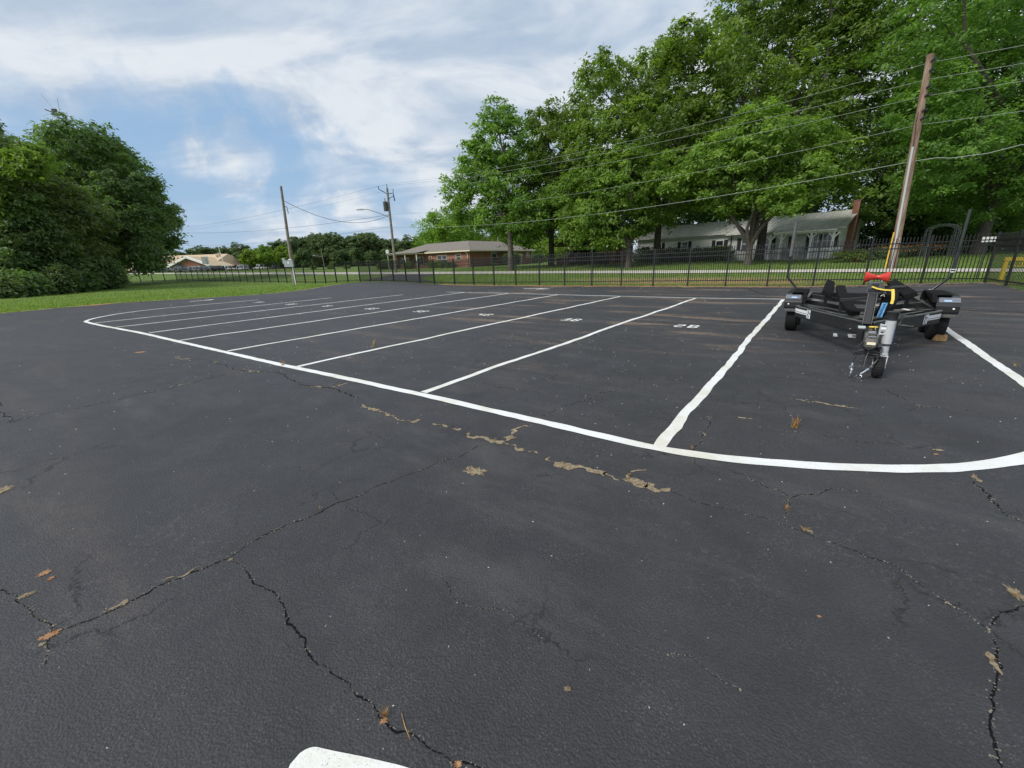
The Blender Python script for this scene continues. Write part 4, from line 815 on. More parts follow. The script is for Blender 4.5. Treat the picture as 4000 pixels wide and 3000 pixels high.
# right, large
bR = pt(3487, 1036, 26.0); bR[2] = float(hz(bR[0], bR[1])); tR = pt(3635, 212, 26.0)
pr, tv = pole(bR, tR, .212, .153, WOOD_R, 'tall brown wooden utility pole with white conduit right of the white house')
d0 = np.array([-.8, -.6, 0.])
cd = [np.array(tv)*f+np.array([-.20, -.14, 0])*(1-.25*f) for f in (.0, .2, .4, .60)]
MB().tube(cd, .055, 8).build('conduit', mat('conduit_white', (.42, .45, .47), .7), pr, True)
MB().tube([np.array(tv)*.60+[-.17, -.12, 0], np.array(tv)*.66+[-.16, -.10, 0], np.array(tv)*.72+[-.24, -.1, 0], np.array(tv)*.76+[-.12, -.06, 0]], .022, 6).build('riser_cable', WIRE, pr)
for f in (.965, .925, .855, .82, .755, .72):
    p = np.array(tv)*f; MB().tube([p+[-.05, -.17, 0], p+[-.02, -.30, .05], p+[.16, -.22, .09]], [.05, .075, .045], 8).build('insulator', DARKM, pr, True)
MB().tube([np.array(tv)*.005+[-.62, -.2, 0], np.array(tv)*.19+[-.42, -.16, 0]], .035, 8).build('marker_tube', mat('yellow_plastic', (.62, .40, .05), .5), pr)
_mb = MB()
for i, zf_ in enumerate((.158, .150, .139, .131)): p = np.array(tv)*zf_; _mb.box(tuple(p+[-.02, -.225, 0]), (.10, .012, .06))
_mb.build('number_tag', WHITE, pr)
# middle
bM = pt(1547, 1061, 57.0); bM[2] = float(hz(bM[0], bM[1])); tM = pt(1512, 735, 57.0)
pm, tm_ = pole(bM, tM, .19, .13, WOOD_G, 'grey utility pole with transformer and street lamp by the brick house'); tmn = np.array(tm_)
MB().tube([tmn*.995, tmn+[0, 0, .5]], .04, 6).build('pole_pin', DARKM, pm)
MB().tube([tmn*.93, tmn*.97+[-1.1, 0, .25], tmn*.97+[-1.1, 0, .6]], .05, 6).build('bracket', DARKM, pm); MB().tube([tmn*.935, tmn*.94+[.75, 0, .05], tmn*.94+[.75, 0, .5]], .05, 6).build('bracket', DARKM, pm)
MB().tube([tmn*.87, tmn*.885+[.35, -.1, .1], tmn*.885+[.75, -.1, .2]], .04, 6).tube([tmn*.885+[.75, -.1, .5], tmn*.885+[.85, -.1, -.35]], .07, 6).build('cutout', DARKM, pm)
MB().lathe([(.26, 0), (.29, .05), (.29, 1.05), (.31, 1.08), (.2, 1.2)], tuple(tmn*.74+[-.42, -.05, 0]), n=14).tube([tmn*.74+[-.42, -.05, 1.2], tmn*.74+[-.45, -.05, 1.55]], .05, 6).build('transformer', mat('transformer_grey', (.10, .115, .13), .5), pm, True)
la = MB().tube([tmn*.665, tmn*.70+[-1.3, -.6, .2], tmn*.715+[-2.6, -1.0, .45], tmn*.715+[-3.1, -1.1, .45]], .045, 8).build('lamp_arm', GALV, pm)
MB().rings([[(x_, y_, z_) for x_, y_, z_ in ((-.07, -.1, -.05), (.07, -.1, -.05), (.07, .1, .05), (-.07, .1, .05))], [(-.9, -.2, -.08), (-.85, .12, -.08), (-.85, .12, .05), (-.9, -.2, .05)]]) if False else None
MB().box(tuple(tmn*.715+[-3.45, -1.2, .42]), (.85, .32, .14)).box(tuple(tmn*.715+[-3.3, -1.2, .55]), (.1, .1, .12)).build('lamp_head', GALV, pm, bevel=.03)
# left, short service pole on the lawn
bL = G(1151, 1113); tL = pt(1097, 727, bL[1])
plft, tl_ = pole(bL, tL, .17, .10, WOOD_G, 'bare grey service pole with meter box on the left lawn'); tln = np.array(tl_)
MB().box((-.02, -.28, 2.05), (.85, .26, .62)).box((-.02, -.28, 2.38), (.95, .3, .03)).build('meter_box', GREYP, plft, bevel=.02)
MB().box((-.45, -.30, 2.3), (.22, .2, .55)).build('disconnect_box', GREYP, plft, bevel=.02)
MB().tube([(.26, -.25, .0), (.24, -.25, 1.75)], .05, 8).build('conduit', WHITE, plft, True)
MB().box((.0, -.42, 2.12), (.16, .03, .16)).box((.15, -.28, 2.43), (.25, .18, .1)).build('meter', WHITE, plft, bevel=.01)
MB().tube([tln*.80+[.12, -.05, 0], tln*.81+[.3, -.05, -.05], tln*.79+[.36, -.05, -.5]], .03, 6).tube([tln*.45+[.1, -.1, 0], tln*.44+[.32, -.1, -.25], tln*.41+[.1, -.1, -.3]], .015, 6).build('service_cable', WIRE, plft)
# far hidden pole and two small far poles
b4_ = np.array([-112., 133., float(hz(-112., 133.))]); p4, t4 = pole(b4_, b4_+[-1, 0, 12.5], .2, .13, WOOD_G, 'utility pole behind the big dark oak'); t4n = np.array(t4)+b4_
for px, Yd, hh, lab in ((1269, 185, 6.8, 'small far utility pole with lamp before the wood'), (1322, 195, 7.2, 'small bare far utility pole before the wood')):
    b_ = dist_base(px, 1050, Yd); p_, t_ = pole(b_, np.array(b_)+[-.3, 0, hh], .15, .10, WOOD_G, lab)
    if px < 1300: MB().beam((-.1, 0, hh*.66), (-3.2, -.6, hh*.74), .12, .12).box((-3.4, -.6, hh*.74), (1.2, .4, .25)).build('lamp_arm', GALV, p_)
nR = bR+(bR-bM)/np.linalg.norm((bR-bM)[:2])*55
def wire(a, b, sag, r, m, label, n=24):
    a = np.array(a, float); b = np.array(b, float); P = [a+(b-a)*t+np.array([0, 0, -sag*4*t*(1-t)]) for t in np.linspace(0, 1, n)]
    o = MB().tube(P, r, 5).build('power_line', m); return tag(o, label, 'power line')
def onR(f): return bR+np.array(tv)*f
def onM(f): return bM+tmn*f
ws = [(.965, bM+tmn+[0, 0, .5], 'topmost'), (.895, bM+tmn*.97+[-1.1, 0, .6], 'second'), (.825, bM+tmn*.94+[.75, 0, .5], 'third')]
for f, e, nm in ws:
    wire(onR(f), e, 0.9, .0095, WIREL, nm+' overhead wire between the brown pole and the grey lamp pole'); wire(onR(f), onR(f)+(nR-bR)+[0, 0, -.3], 0.6, .0095, WIREL, nm+' overhead wire running right from the brown pole')
    wire(e, t4n+(np.array(e)-bM-tmn)*.8, 1.4, .007, WIRE, nm+' overhead wire running left from the grey lamp pole')
wire(onR(.70), onM(.70), 0.9, .0095, WIREL, 'fourth overhead wire from the brown pole, half hidden in leaves'); wire(onR(.70), onR(.70)+(nR-bR), 0.5, .0095, WIREL, 'fourth overhead wire running right from the brown pole')
wire(onR(.535), onM(.555), 1.1, .015, WIREL, 'lowest thick pale cable between the brown pole and the grey lamp pole')
c0 = onR(.535); c1 = c0+(nR-bR)
P = [c0+(c1-c0)*t+np.array([0, 0, z_]) for t, z_ in ((0, 0), (.02, .03), (.03, -.08), (.055, -.06), (.075, .15), (.3, .05), (.6, .0), (1, .1))]
tag(MB().tube(P, .018, 6).build('power_line', WIREL), 'lowest thick pale cable dipping right of the brown pole', 'power line')
wire(bL+tln*.865, onM(.70), 1.45, .022, WIRE, 'dark sagging service cable between the bare pole and the lamp pole')
farL = pt(560, 900, 105.); wire(onM(.70), farL, 1.3, .02, WIRE, 'long dark cable sagging left behind the bare service pole')
wire(onM(.56), t4n-[0, 0, 3.2], 1.6, .016, WIRE, 'lower cable running left from the lamp pole to the wood')

# ------------------------------------------------------------------ buildings
def brick_mat(nm, a, b, mort, sc=1.0, m_size=.02):
    s = NB(nm); x, y, z = s.xyz(); cb = s.t.nodes.new('ShaderNodeCombineXYZ'); s.t.links.new(s.math('ADD', x, y), cb.inputs[0]); s.t.links.new(z, cb.inputs[1])
    bt = s.t.nodes.new('ShaderNodeTexBrick'); s.t.links.new(cb.outputs[0], bt.inputs['Vector']); bt.inputs['Scale'].default_value = sc; bt.inputs['Brick Width'].default_value = .22; bt.inputs['Row Height'].default_value = .075; bt.inputs['Mortar Size'].default_value = .008
    for i, c in (('Color1', a), ('Color2', b), ('Mortar', mort)): bt.inputs[i].default_value = (*c, 1)
    c = s.mix(s.mapr(s.noise(1.5, 5, .7), .3, .7), bt.outputs['Color'], tuple(q*.8 for q in a)); return s.done(c, .9, s.bump(bt.outputs['Fac'], -.4, .01))
BRICK = brick_mat('brick_red', (.26, .105, .07), (.20, .075, .05), (.30, .24, .20)); BRICKW = brick_mat('brick_painted', (.78, .80, .77), (.74, .76, .73), (.64, .66, .64))
BRICKT = brick_mat('brick_tan', (.34, .19, .12), (.26, .14, .09), (.34, .28, .22))
SHING = mat('shingle', (.175, .155, .135), .95, var=.25, vscale=7, bump=.5, bscale=14, det=8); TRIM = mat('cream_trim', (.62, .58, .44), .6); METR = mat('metal_roof', (.78, .77, .75), .40, metal=.25, var=.10, vscale=1.5)
GLASS = mat('window_glass', (.030, .036, .042), .08, spec=.8); SHUT = mat('shutter_dark', (.025, .028, .032), .6); BED_DARK = mat('dark_bed', (.03, .03, .03), .9)
def bx(mb_, o, ux, uy, a, b, z0, z1, d0, d1):
    """box spanning a..b along the facade and d0..d1 out of it"""
    P = [o+ux*q+uy*d for q, d in ((a, d0), (b, d0), (b, d1), (a, d1))]
    mb_.hexa([(p[0], p[1], z0) for p in P]+[(p[0], p[1], z1) for p in P]); return mb_
def window(rt, o, ux, uy, a, b, z0, z1, frame=TRIM, n=2, bars=1, depth=.06, name='window', glass=GLASS):
    """uy points outwards"""
    fr = MB(); t = .07
    bx(fr, o, ux, uy, a, a+t, z0, z1, 0, depth); bx(fr, o, ux, uy, b-t, b, z0, z1, 0, depth); bx(fr, o, ux, uy, a+t, b-t, z1-t, z1, 0, depth); bx(fr, o, ux, uy, a-.05, b+.05, z0-.06, z0, 0, depth+.04)
    for k in range(1, n): m_ = a+(b-a)*k/n; bx(fr, o, ux, uy, m_-t*.6, m_+t*.6, z0, z1-t, 0, depth*.95)
    f = fr.build(name, frame, rt)
    g = MB(); bx(g, o, ux, uy, a+t, b-t, z0, z1-t, .005, .02); g.build('pane', glass, f)
    if bars: s_ = MB(); bx(s_, o, ux, uy, a+t, b-t, (z0+z1)/2-.025, (z0+z1)/2+.025, .02, .045); s_.build('sash', frame, f)
    return f
# --- brick house (L plan, hip roof)
A0 = np.array([-6.0, 66.2]); uAC = np.array([.622, .783]); uAC /= np.linalg.norm(uAC); uAB = np.array([-uAC[1], uAC[0]])
zb = .80; eh = 2.55; bh = empty('brick_house', (0, 0, 0)); tag(bh, 'low red brick house with brown hip roof and cream trim', 'house')
LAB_, LAC, WW = 19.0, 17.0, 8.5
L2 = lambda a, c: A0+uAB*a+uAC*c
wallp = [L2(0, 0), L2(LAB_, 0), L2(LAB_, WW), L2(WW, WW), L2(WW, LAC), L2(0, LAC)]
MB().prism([(p[0], p[1]) for p in wallp], zb-.8, zb+eh, 'z').build('wall', BRICK, bh)
ov = .55; rh = 1.85; E0 = zb+eh
rp = [L2(-ov, -ov), L2(LAB_+ov, -ov), L2(LAB_+ov, WW+ov), L2(WW+ov, WW+ov), L2(WW+ov, LAC+ov), L2(-ov, LAC+ov)]
hw = WW/2; K1 = L2(hw, hw); K2 = L2(LAB_-hw, hw); K3 = L2(hw, LAC-hw)
V = [(*p, E0+.16) for p in rp]+[(*K1, E0+rh), (*K2, E0+rh), (*K3, E0+rh)]
MB().add(V, [(0, 6, 7, 1), (1, 7, 2), (2, 7, 6, 3), (3, 6, 8, 4), (4, 8, 5), (5, 8, 6, 0)]).build('roof', SHING, bh)
MB().prism([(p[0], p[1]) for p in rp], E0-.02, E0+.155, 'z').build('fascia', TRIM, bh)
# porch block at the left of the AB facade with its own eave step
MB().prism([tuple(L2(a, c)) for a, c in ((10.5, -.54), (18.9, -.54), (18.9, -2.0), (10.5, -2.0))], E0-.05, E0+.13, 'z').build('porch_fascia', TRIM, bh)
MB().add([(*L2(10.2, -2.3), E0+.14), (*L2(19.3, -2.3), E0+.14), (*L2(19.3, .9), E0+.62), (*L2(10.2, .9), E0+.62), (*L2(11.6, .9), E0+.62)], [(0, 3, 2, 1)]).build('porch_roof', SHING, bh)
nAB = -uAC; nAC = -uAB
for a in (10.7, 13.8, 18.7): _p = L2(a, -1.9); MB().box((_p[0], _p[1], zb+1.15), (.16, .16, 2.75)).build('porch_post', TRIM, bh)
for a, b, z0, z1, nn in ((5.2, 7.6, .75, 2.15, 2), (1.9, 3.1, 1.3, 2.2, 1), (8.9, 9.7, .1, 2.1, 1), (11.2, 13.4, .7, 2.15, 3), (15.2, 17.5, .8, 2.1, 3)):
    if nn == 1 and z0 < .5: window(bh, L2(0, 0), uAB, nAB, a, b, zb+z0, zb+z1, TRIM, 1, 0, name='front_door', glass=mat('door_brown', (.14, .06, .04), .6))
    else: window(bh, L2(0, 0), uAB, nAB, a, b, zb+z0, zb+z1, TRIM, nn)
for a, b, z0, z1, nn in ((5.2, 6.6, .7, 2.3, 1), (9.6, 10.8, 1.35, 2.3, 1), (15.2, 16.2, 1.4, 2.3, 1)): window(bh, L2(0, 0), uAC, nAC, a, b, zb+z0, zb+z1, TRIM, nn)
dd_ = MB(); bx(dd_, L2(0, 0), uAC, nAC, 12.9, 13.9, zb+.05, zb+2.1, 0, .06); dd_.build('side_door', TRIM, bh)
for o_, u_, n_, a in ((L2(0, 0), uAB, nAB, .35), (L2(0, 0), uAC, nAC, 11.3), (L2(0, 0), uAC, nAC, 16.7), (L2(0, 0), uAB, nAB, 18.6)):
    p = o_+u_*a+n_*.12; q_ = o_+u_*(a+.0)+n_*.55; MB().tube([(q_[0], q_[1], E0), (p[0], p[1], E0-.45), (p[0], p[1], zb+.1)], .06, 8).build('downspout', TRIM, bh)
p = L2(2.0, 2.0); MB().tube([(p[0], p[1], E0+.8), (p[0], p[1], E0+1.35)], .07, 8).build('roof_vent', GALV, bh)
p = L2(2.0, 9.5); MB().tube([(p[0], p[1], E0+.8), (p[0], p[1], E0+3.3)], .06, 8).build('antenna_mast', GALV, bh)
MB().add([(*L2(4, -1.5), float(hz(*L2(4, -1.5)))+.06), (*L2(4, -2.7), float(hz(*L2(4, -2.7)))+.06), (*L2(-6, -9), 0), (*L2(-6, -9), 0)], []) if False else None

def hedge(c, ux, L_, wd, h_, label, m=LEAF_DARK, seed=0, boxy=True, name='hedge'):
    c = np.array([c[0], c[1], float(hz(c[0], c[1]))]); g = np.random.default_rng(seed); n = max(2, int(L_/.45)); lob = []
    for i in range(n):
        t = (i+.5)/n-.5; lob.append((c+np.array([ux[0]*t*L_, ux[1]*t*L_, h_*.5]), (max(.32, wd*.55), wd*.5, h_*.52)))
    rt = empty(name, c); tag(rt, label, 'bush'); LB = [(a_-c, np.array(b_)) for a_, b_ in lob]
    me, P = crown_mesh('foliage', LB, max(60, int(90*L_*h_)), 26, .11, .22, .25, .6, seed); mesh_obj('foliage', me, m, rt)
    st = MB()
    for a_, b_ in LB[::2]: st.tube([(a_[0], a_[1], -.05), (a_[0], a_[1], h_*.6)], [.04, .015], 5)
    st.build('stems', BARK_D, rt); return rt
hedge(L2(16.8, -3.2), uAB, 4.2, 1.6, 1.7, 'big dark hedge before the left end of the brick house', seed=1); hedge(L2(11.9, -2.8), uAB, 2.0, 1.0, 1.2, 'square clipped hedge beside the brick house porch post', seed=2, m=LEAF_LIME)
hedge(L2(6.6, -1.3), uAB, 3.6, 1.1, 1.15, 'clipped hedge under the double window of the brick house', seed=3, m=LEAF); hedge(L2(3.2, -1.2), uAB, 2.0, .9, .9, 'low hedge left of the brick house corner downspout', seed=4)
hedge(L2(-1.6, 8.8), uAC, 3.4, 1.6, 2.0, 'tall dark hedge against the right wing of the brick house', seed=5); hedge(L2(-.9, 4.6), uAC, 1.4, .7, .45, 'low pale plant at the foot of the right wing', seed=6, m=LEAF_LIME)
hedge(L2(1.5, LAC+3.5), uAB, 3.0, 1.4, 1.9, 'dark hedge beyond the right end of the brick house', seed=7)

# --- white house: painted brick ranch with metal roof and porch
WA = np.array([15.2, 49.1])*1.06; WB = np.array([27.7, 35.05])*1.06; uW = (WB-WA)/np.linalg.norm(WB-WA); LW = np.linalg.norm(WB-WA); nW = np.array([uW[1], -uW[0]])
if nW @ (-WA) < 0: nW = -nW
def U(px, py=960, off=0.):
    v = ray(px, py); o = WA+nW*off; M_ = np.array([[v[0], -uW[0]], [v[1], -uW[1]]]); t, u_ = np.linalg.solve(M_, o); return u_, float(H+v[2]*t)
wh = empty('white_house', (0, 0, 0)); tag(wh, 'long white painted house with pale ribbed metal roof and porch', 'house')
zf0 = .92; ehW = 2.70; dep = 9.0
P4 = [WA, WB, WB-nW*dep, WA-nW*dep]
MB().prism([(p[0], p[1]) for p in P4], zf0-.2, zf0+ehW, 'z').build('wall', BRICKW, wh)
MB().prism([(p[0], p[1]) for p in (WA+nW*.02, WB+nW*.02, WB-nW*dep, WA-nW*dep)], zf0-1.0, zf0-.2, 'z').build('foundation', BRICK, wh)
def roof_slab(name, u0, u1, d_out, z_e, d_r, z_r, ribs=.30, left_in=0):
    """single slope from the eave (d_out in front of wall) to ridge (d_r behind wall)"""
    a = WA+uW*u0; b = WA+uW*u1; th = .09; lo = [a+nW*d_out, b+nW*d_out]; hi = [b-nW*d_r, a-nW*d_r]
    V = [(*lo[0], z_e), (*lo[1], z_e), (*hi[0], z_r), (*hi[1], z_r)]; mb = MB(); mb.hexa([(p[0], p[1], p[2]-th) for p in V]+V); o = mb.build(name, METR, wh)
    rb_ = MB(); n = int((u1-u0)/ribs)
    for i in range(n+1):
        q_ = WA+uW*(u0+(u1-u0)*i/n); s_ = q_+nW*(d_out-.005); e = q_-nW*(d_r-.01); rb_.beam((s_[0], s_[1], z_e+.022), (e[0], e[1], z_r+.022), .05, .045)
    r__ = rb_.build('roof_ribs', METR, o); r__['kind'] = 'stuff'; return o
zE = zf0+ehW+.02; ZR = zE+1.55; uS = U(2843, 915)[0]; uP = U(3030, 890, 1.8)[0]
roof_slab('roof', -.5, uS, .45, zE, 4.25, ZR); roof_slab('roof', uS+.002, LW+.4, .60, zE-.12, 4.25, ZR+.01)
back = MB(); a = WA-uW*.5; b = WA+uW*(LW+.4); back.hexa([(*(a-nW*4.25), ZR-.09), (*(b-nW*4.25), ZR-.09), (*(b-nW*(dep+.45)), zE-.09), (*(a-nW*(dep+.45)), zE-.09), (*(a-nW*4.25), ZR), (*(b-nW*4.25), ZR), (*(b-nW*(dep+.45)), zE), (*(a-nW*(dep+.45)), zE)]); back.build('roof', METR, wh)
for p_, s_ in ((WA, 1), (WB, -1)):
    P_ = [p_+uW*.0, p_-nW*dep, p_-nW*dep/2]; MB().rings([[(*(p_+uW*s_*e), zf0+ehW), (*(p_-nW*dep+uW*s_*e), zf0+ehW), (*(p_-nW*dep/2+uW*s_*e), ZR-.1)] for e in (.0, .12)]).build('gable', WHITE, wh)
# porch: shallower slope over posts, floor, skirt, rails
pd = 1.9; pz = zf0+.05
roof_slab('porch_roof', uP, LW+.1, pd+.35, zE-.30, -.50, zE-.02)
pb_ = MB(); bx(pb_, WA, uW, nW, uP, LW, zE-.52, zE-.34, pd-.02, pd+.12); bx(pb_, WA, uW, nW, LW-.12, LW, zE-.50, zE-.34, .0, pd-.03); pb_.build('porch_beam', WHITE, wh)
fl = MB(); bx(fl, WA, uW, nW, uP-.8, LW, pz-.14, pz, .01, pd+.1); fl.build('porch_floor', mat('porch_floor', (.42, .42, .41), .8), wh)
for px in (3006, 3048, 3163, 3287):
    u_ = U(px, 960, pd)[0]
    if u_ > LW-.1: u_ = LW-.1
    m_ = MB(); bx(m_, WA, uW, nW, u_-.09, u_+.09, pz, zE-.52, pd-.14, pd+.04); po = m_.build('porch_post', WHITE, wh)
    for s_ in (-1, 1):
        q0 = WA+uW*(u_+s_*.08)+nW*(pd-.05); q1 = WA+uW*(u_+s_*.36)+nW*(pd-.05); MB().beam((*q0, zE-.92), (*q1, zE-.56), .07, .10).build('bracket', WHITE, po)
uU = lambda px: U(px, 970, pd)[0]
for a, b in ((uU(2975), uU(3040)), (uU(3160), uU(3285))):
    m_ = MB(); bx(m_, WA, uW, nW, a, b, pz+.78, pz+.86, pd-.1, pd+.0); bx(m_, WA, uW, nW, a, b, pz+.10, pz+.16, pd-.1, pd+.0); k = int((b-a)/.14)
    for i in range(k): x_ = a+(b-a)*(i+.5)/k; bx(m_, WA, uW, nW, x_-.017, x_+.017, pz+.16, pz+.78, pd-.07, pd-.03)
    m_.build('railing', WHITE, wh)
    m_ = MB(); zt = pz-.16; zl = zt-.62; bx(m_, WA, uW, nW, a, b, zl-.5, zl, pd-.02, pd+.06); bx(m_, WA, uW, nW, a, a+.12, zl, zt, pd-.02, pd+.06); bx(m_, WA, uW, nW, b-.12, b, zl, zt, pd-.02, pd+.06); m2_ = (a+b)/2; bx(m_, WA, uW, nW, m2_-.15, m2_+.15, zl, zt, pd-.02, pd+.06)
    for i in range(1, int((b-a)/.13)): x_ = a+i*.13; bx(m_, WA, uW, nW, x_-.012, x_+.012, zl, zt, pd, pd+.02)
    for i in range(1, 5): bx(m_, WA, uW, nW, a+.12, b-.12, zl+i*.13-.012, zl+i*.13+.012, pd+.021, pd+.04)
    m_.build('lattice_skirt', WHITE, wh)
for i, (a, b) in enumerate(((uU(3045), uU(3160)),)):
    for s_ in range(4):
        m_ = MB(); bx(m_, WA, uW, nW, a, b, pz-.17*(s_+1)-.0-.17, pz-.17*(s_+1), pd+.1+.28*s_, pd+.1+.28*(s_+1)); m_.build('step', mat('step_white', (.60, .60, .585), .8, var=.08), wh)
# windows with shutters
for px0, px1, z0, z1, nn, sh in ((2566, 2586, .85, 2.15, 1, .34), (2661, 2689, .75, 2.15, 1, .34), (2796, 2828, 1.0, 2.1, 1, .36), (2896, 2925, 1.05, 2.15, 1, .36)):
    a = U(px0, 950)[0]; b = U(px1, 950)[0]; window(wh, WA, uW, nW, a, b, zf0+z0, zf0+z1, WHITE, nn)
    for q0, q1 in ((a-sh-.03, a-.03), (b+.03, b+sh+.03)):
        m_ = MB(); bx(m_, WA, uW, nW, q0, q1, zf0+z0-.03, zf0+z1+.03, 0, .05)
        for i in range(9): zz_ = zf0+z0+.08+i*(z1-z0-.12)/8; bx(m_, WA, uW, nW, q0+.04, q1-.04, zz_-.02, zz_+.02, .05, .062)
        m_.build('shutter', SHUT, wh)
a, b = U(2985, 930)[0], U(3036, 930)[0]; window(wh, WA, uW, nW, a, b, zf0+.75, zf0+2.1, WHITE, 2); a, b = U(3178, 930)[0], U(3268, 930)[0]
window(wh, WA, uW, nW, a, min(b, LW-.5), zf0+.85, zf0+2.2, WHITE, 4)
for q0, q1 in ((a-.55, a-.06), (min(b, LW-.5)+.04, min(b, LW-.5)+.42)): m_ = MB(); bx(m_, WA, uW, nW, q0, q1, zf0+.8, zf0+2.25, 0, .05); m_.build('shutter', SHUT, wh)
a, b = U(3078, 930)[0], U(3112, 930)[0]; sd_ = window(wh, WA, uW, nW, a, b, zf0+.08, zf0+2.15, WHITE, 1, 0, name='screen_door', glass=mat('screen', (.05, .045, .045), .6))
m_ = MB()
for i in range(1, 6): x_ = a+.07+(b-a-.14)*i/6; bx(m_, WA, uW, nW, x_-.015, x_+.015, zf0+.12, zf0+.85, .03, .05)
bx(m_, WA, uW, nW, a+.07, b-.07, zf0+.85, zf0+.93, .03, .055); m_.build('door_grille', WHITE, sd_)
# chimney at right gable
cc = WB-nW*3.2+uW*.24; MB().prism([tuple(cc+uW*x_+nW*y_) for x_, y_ in ((-.26, -.5), (.30, -.5), (.30, .5), (-.26, .5))], zf0-.8, ZR+.2-1.2, 'z').build('chimney_base', BRICK, wh)
MB().prism([tuple(cc+uW*x_+nW*y_) for x_, y_ in ((-.22, -.34), (.26, -.34), (.26, .34), (-.22, .34))], ZR-1.0, ZR+.62, 'z').prism([tuple(cc+uW*x_+nW*y_) for x_, y_ in ((-.26, -.38), (.30, -.38), (.30, .38), (-.26, .38))], ZR+.621, ZR+.70, 'z').build('chimney', BRICK, wh)
u_ = U(2855, 950, .1)[0]; q_ = WA+uW*u_+nW*.08; MB().tube([(*q_, zE-.1), (*q_, zf0-.3)], .05, 8).build('downspout', DARKM, wh); q_ = WA+uW*.25+nW*.08; MB().tube([(*q_, zE-.1), (*q_, zf0-.3)], .05, 8).build('downspout', WHITE, wh)
p = WA+uW*(U(2838, 905)[0])+nW*.15; MB().tube([(*p, zE+.1), (*p, zE+.5)], .05, 6).build('roof_vent', GALV, wh)
# porch chairs
def porch_chair(u_, label):
    o = WA+uW*u_+nW*.75; rt = empty('porch_chair', (o[0], o[1], pz), math.atan2(nW[1], nW[0])-math.pi/2); tag(rt, label, 'chair', 'chairs on the porch')
    MB().box((0, 0, .42), (.55, .5, .05)).build('seat', DARKM, rt)
    m_ = MB(); m_.tube([(-.26, -.24, .45), (-.24, -.30, .9), (0, -.33, 1.05), (.24, -.30, .9), (.26, -.24, .45)], .022, 6)
    for x_ in (-.12, 0, .12): m_.tube([(x_, -.25, .45), (x_*.9, -.32, 1.0)], .012, 5)
    m_.build('backrest', DARKM, rt)
    for x_ in (-.24, .24):
        for y_ in (-.22, .22): MB().tube([(x_, y_, 0), (x_, y_, .42)], .018, 6).build('leg', DARKM, rt)
        MB().tube([(x_, .22, .42), (x_, .22, .66), (x_, -.26, .68)], .016, 6).build('arm', DARKM, rt)
porch_chair(U(3055, 960, .75)[0], 'dark metal chair on the porch left of the screen door'); porch_chair(U(3140, 960, .75)[0], 'dark metal chair on the porch right of the screen door')
# shrubs in front of the white house
for px, L_, h_, wd, m_, lab in ((2510, 2.2, 1.75, 1.7, LEAF_DARK, 'tall round clipped shrub at the left corner of the white house'), (2562, 1.6, 1.5, 1.3, LEAF_DARK, 'shrub under the first shuttered window of the white house'), (2612, 1.9, 1.6, 1.4, LEAF_DARK, 'rounded shrub left of the second shuttered window'), (2664, 1.6, 1.25, 1.2, LEAF_OAK, 'smaller shrub under the second shuttered window'), (2745, 2.4, 1.5, 1.5, LEAF_DARK, 'wide shrub left of the third shuttered window'), (2810, 1.8, 1.5, 1.4, mat('x', (1, 1, 1)) if False else LEAF_LIME, 'yellowish shrub under the third shuttered window')):
    u_ = U(px, 1000, 1.2)[0]; hedge(WA+uW*u_+nW*1.2, uW, L_, wd, h_, lab, m=m_, seed=px, name='shrub')
# --- carport with car and the brick end piece
cpO = pt(2222, 1020, 52.)[:2]; cpE = WA-uW*1.2-nW*1.0; uC = (cpE-cpO)/np.linalg.norm(cpE-cpO); LC = np.linalg.norm(cpE-cpO); nC = np.array([uC[1], -uC[0]]); nC = nC if nC @ (-cpO) > 0 else -nC
cp = empty('carport', (0, 0, 0)); tag(cp, 'open carport with brick pillar and low gabled roof between the houses', 'carport'); zc_ = .9
P_ = lambda a, d: cpO+uC*a+nC*d
MB().rings([[(*P_(-.3, d), z_) for d, z_ in ((.4, zc_+2.5), (-2.8, zc_+3.7), (-6.2, zc_+2.5), (-6.2, zc_+2.38), (-2.8, zc_+3.55), (.4, zc_+2.38))], [(*P_(LC, d), z_) for d, z_ in ((.4, zc_+2.5), (-2.8, zc_+3.7), (-6.2, zc_+2.5), (-6.2, zc_+2.38), (-2.8, zc_+3.55), (.4, zc_+2.38))]]).build('roof', SHING, cp)
m_ = MB(); bx(m_, cpO, uC, nC, -.2, LC, zc_+2.15, zc_+2.36, 0, .15); m_.build('beam', TRIM, cp)
for a, b, d in ((LC*.62, LC*.72, 0.), (-.1, .1, 0)): m_ = MB(); bx(m_, cpO, uC, nC, a, b, zc_-.8, zc_+2.14, -.5, 0.14); m_.build('pillar', BRICKT, cp)
m_ = MB(); bx(m_, cpO, uC, nC, LC*.8, LC, zc_-.8, zc_+2.14, -5.5, -.05); m_.build('wall', BRICK, cp); m_ = MB(); bx(m_, cpO, uC, nC, .2, LC*.8-.01, zc_-.8, zc_+.9, -6.0, -5.85); m_.build('back_wall', BRICKT, cp)

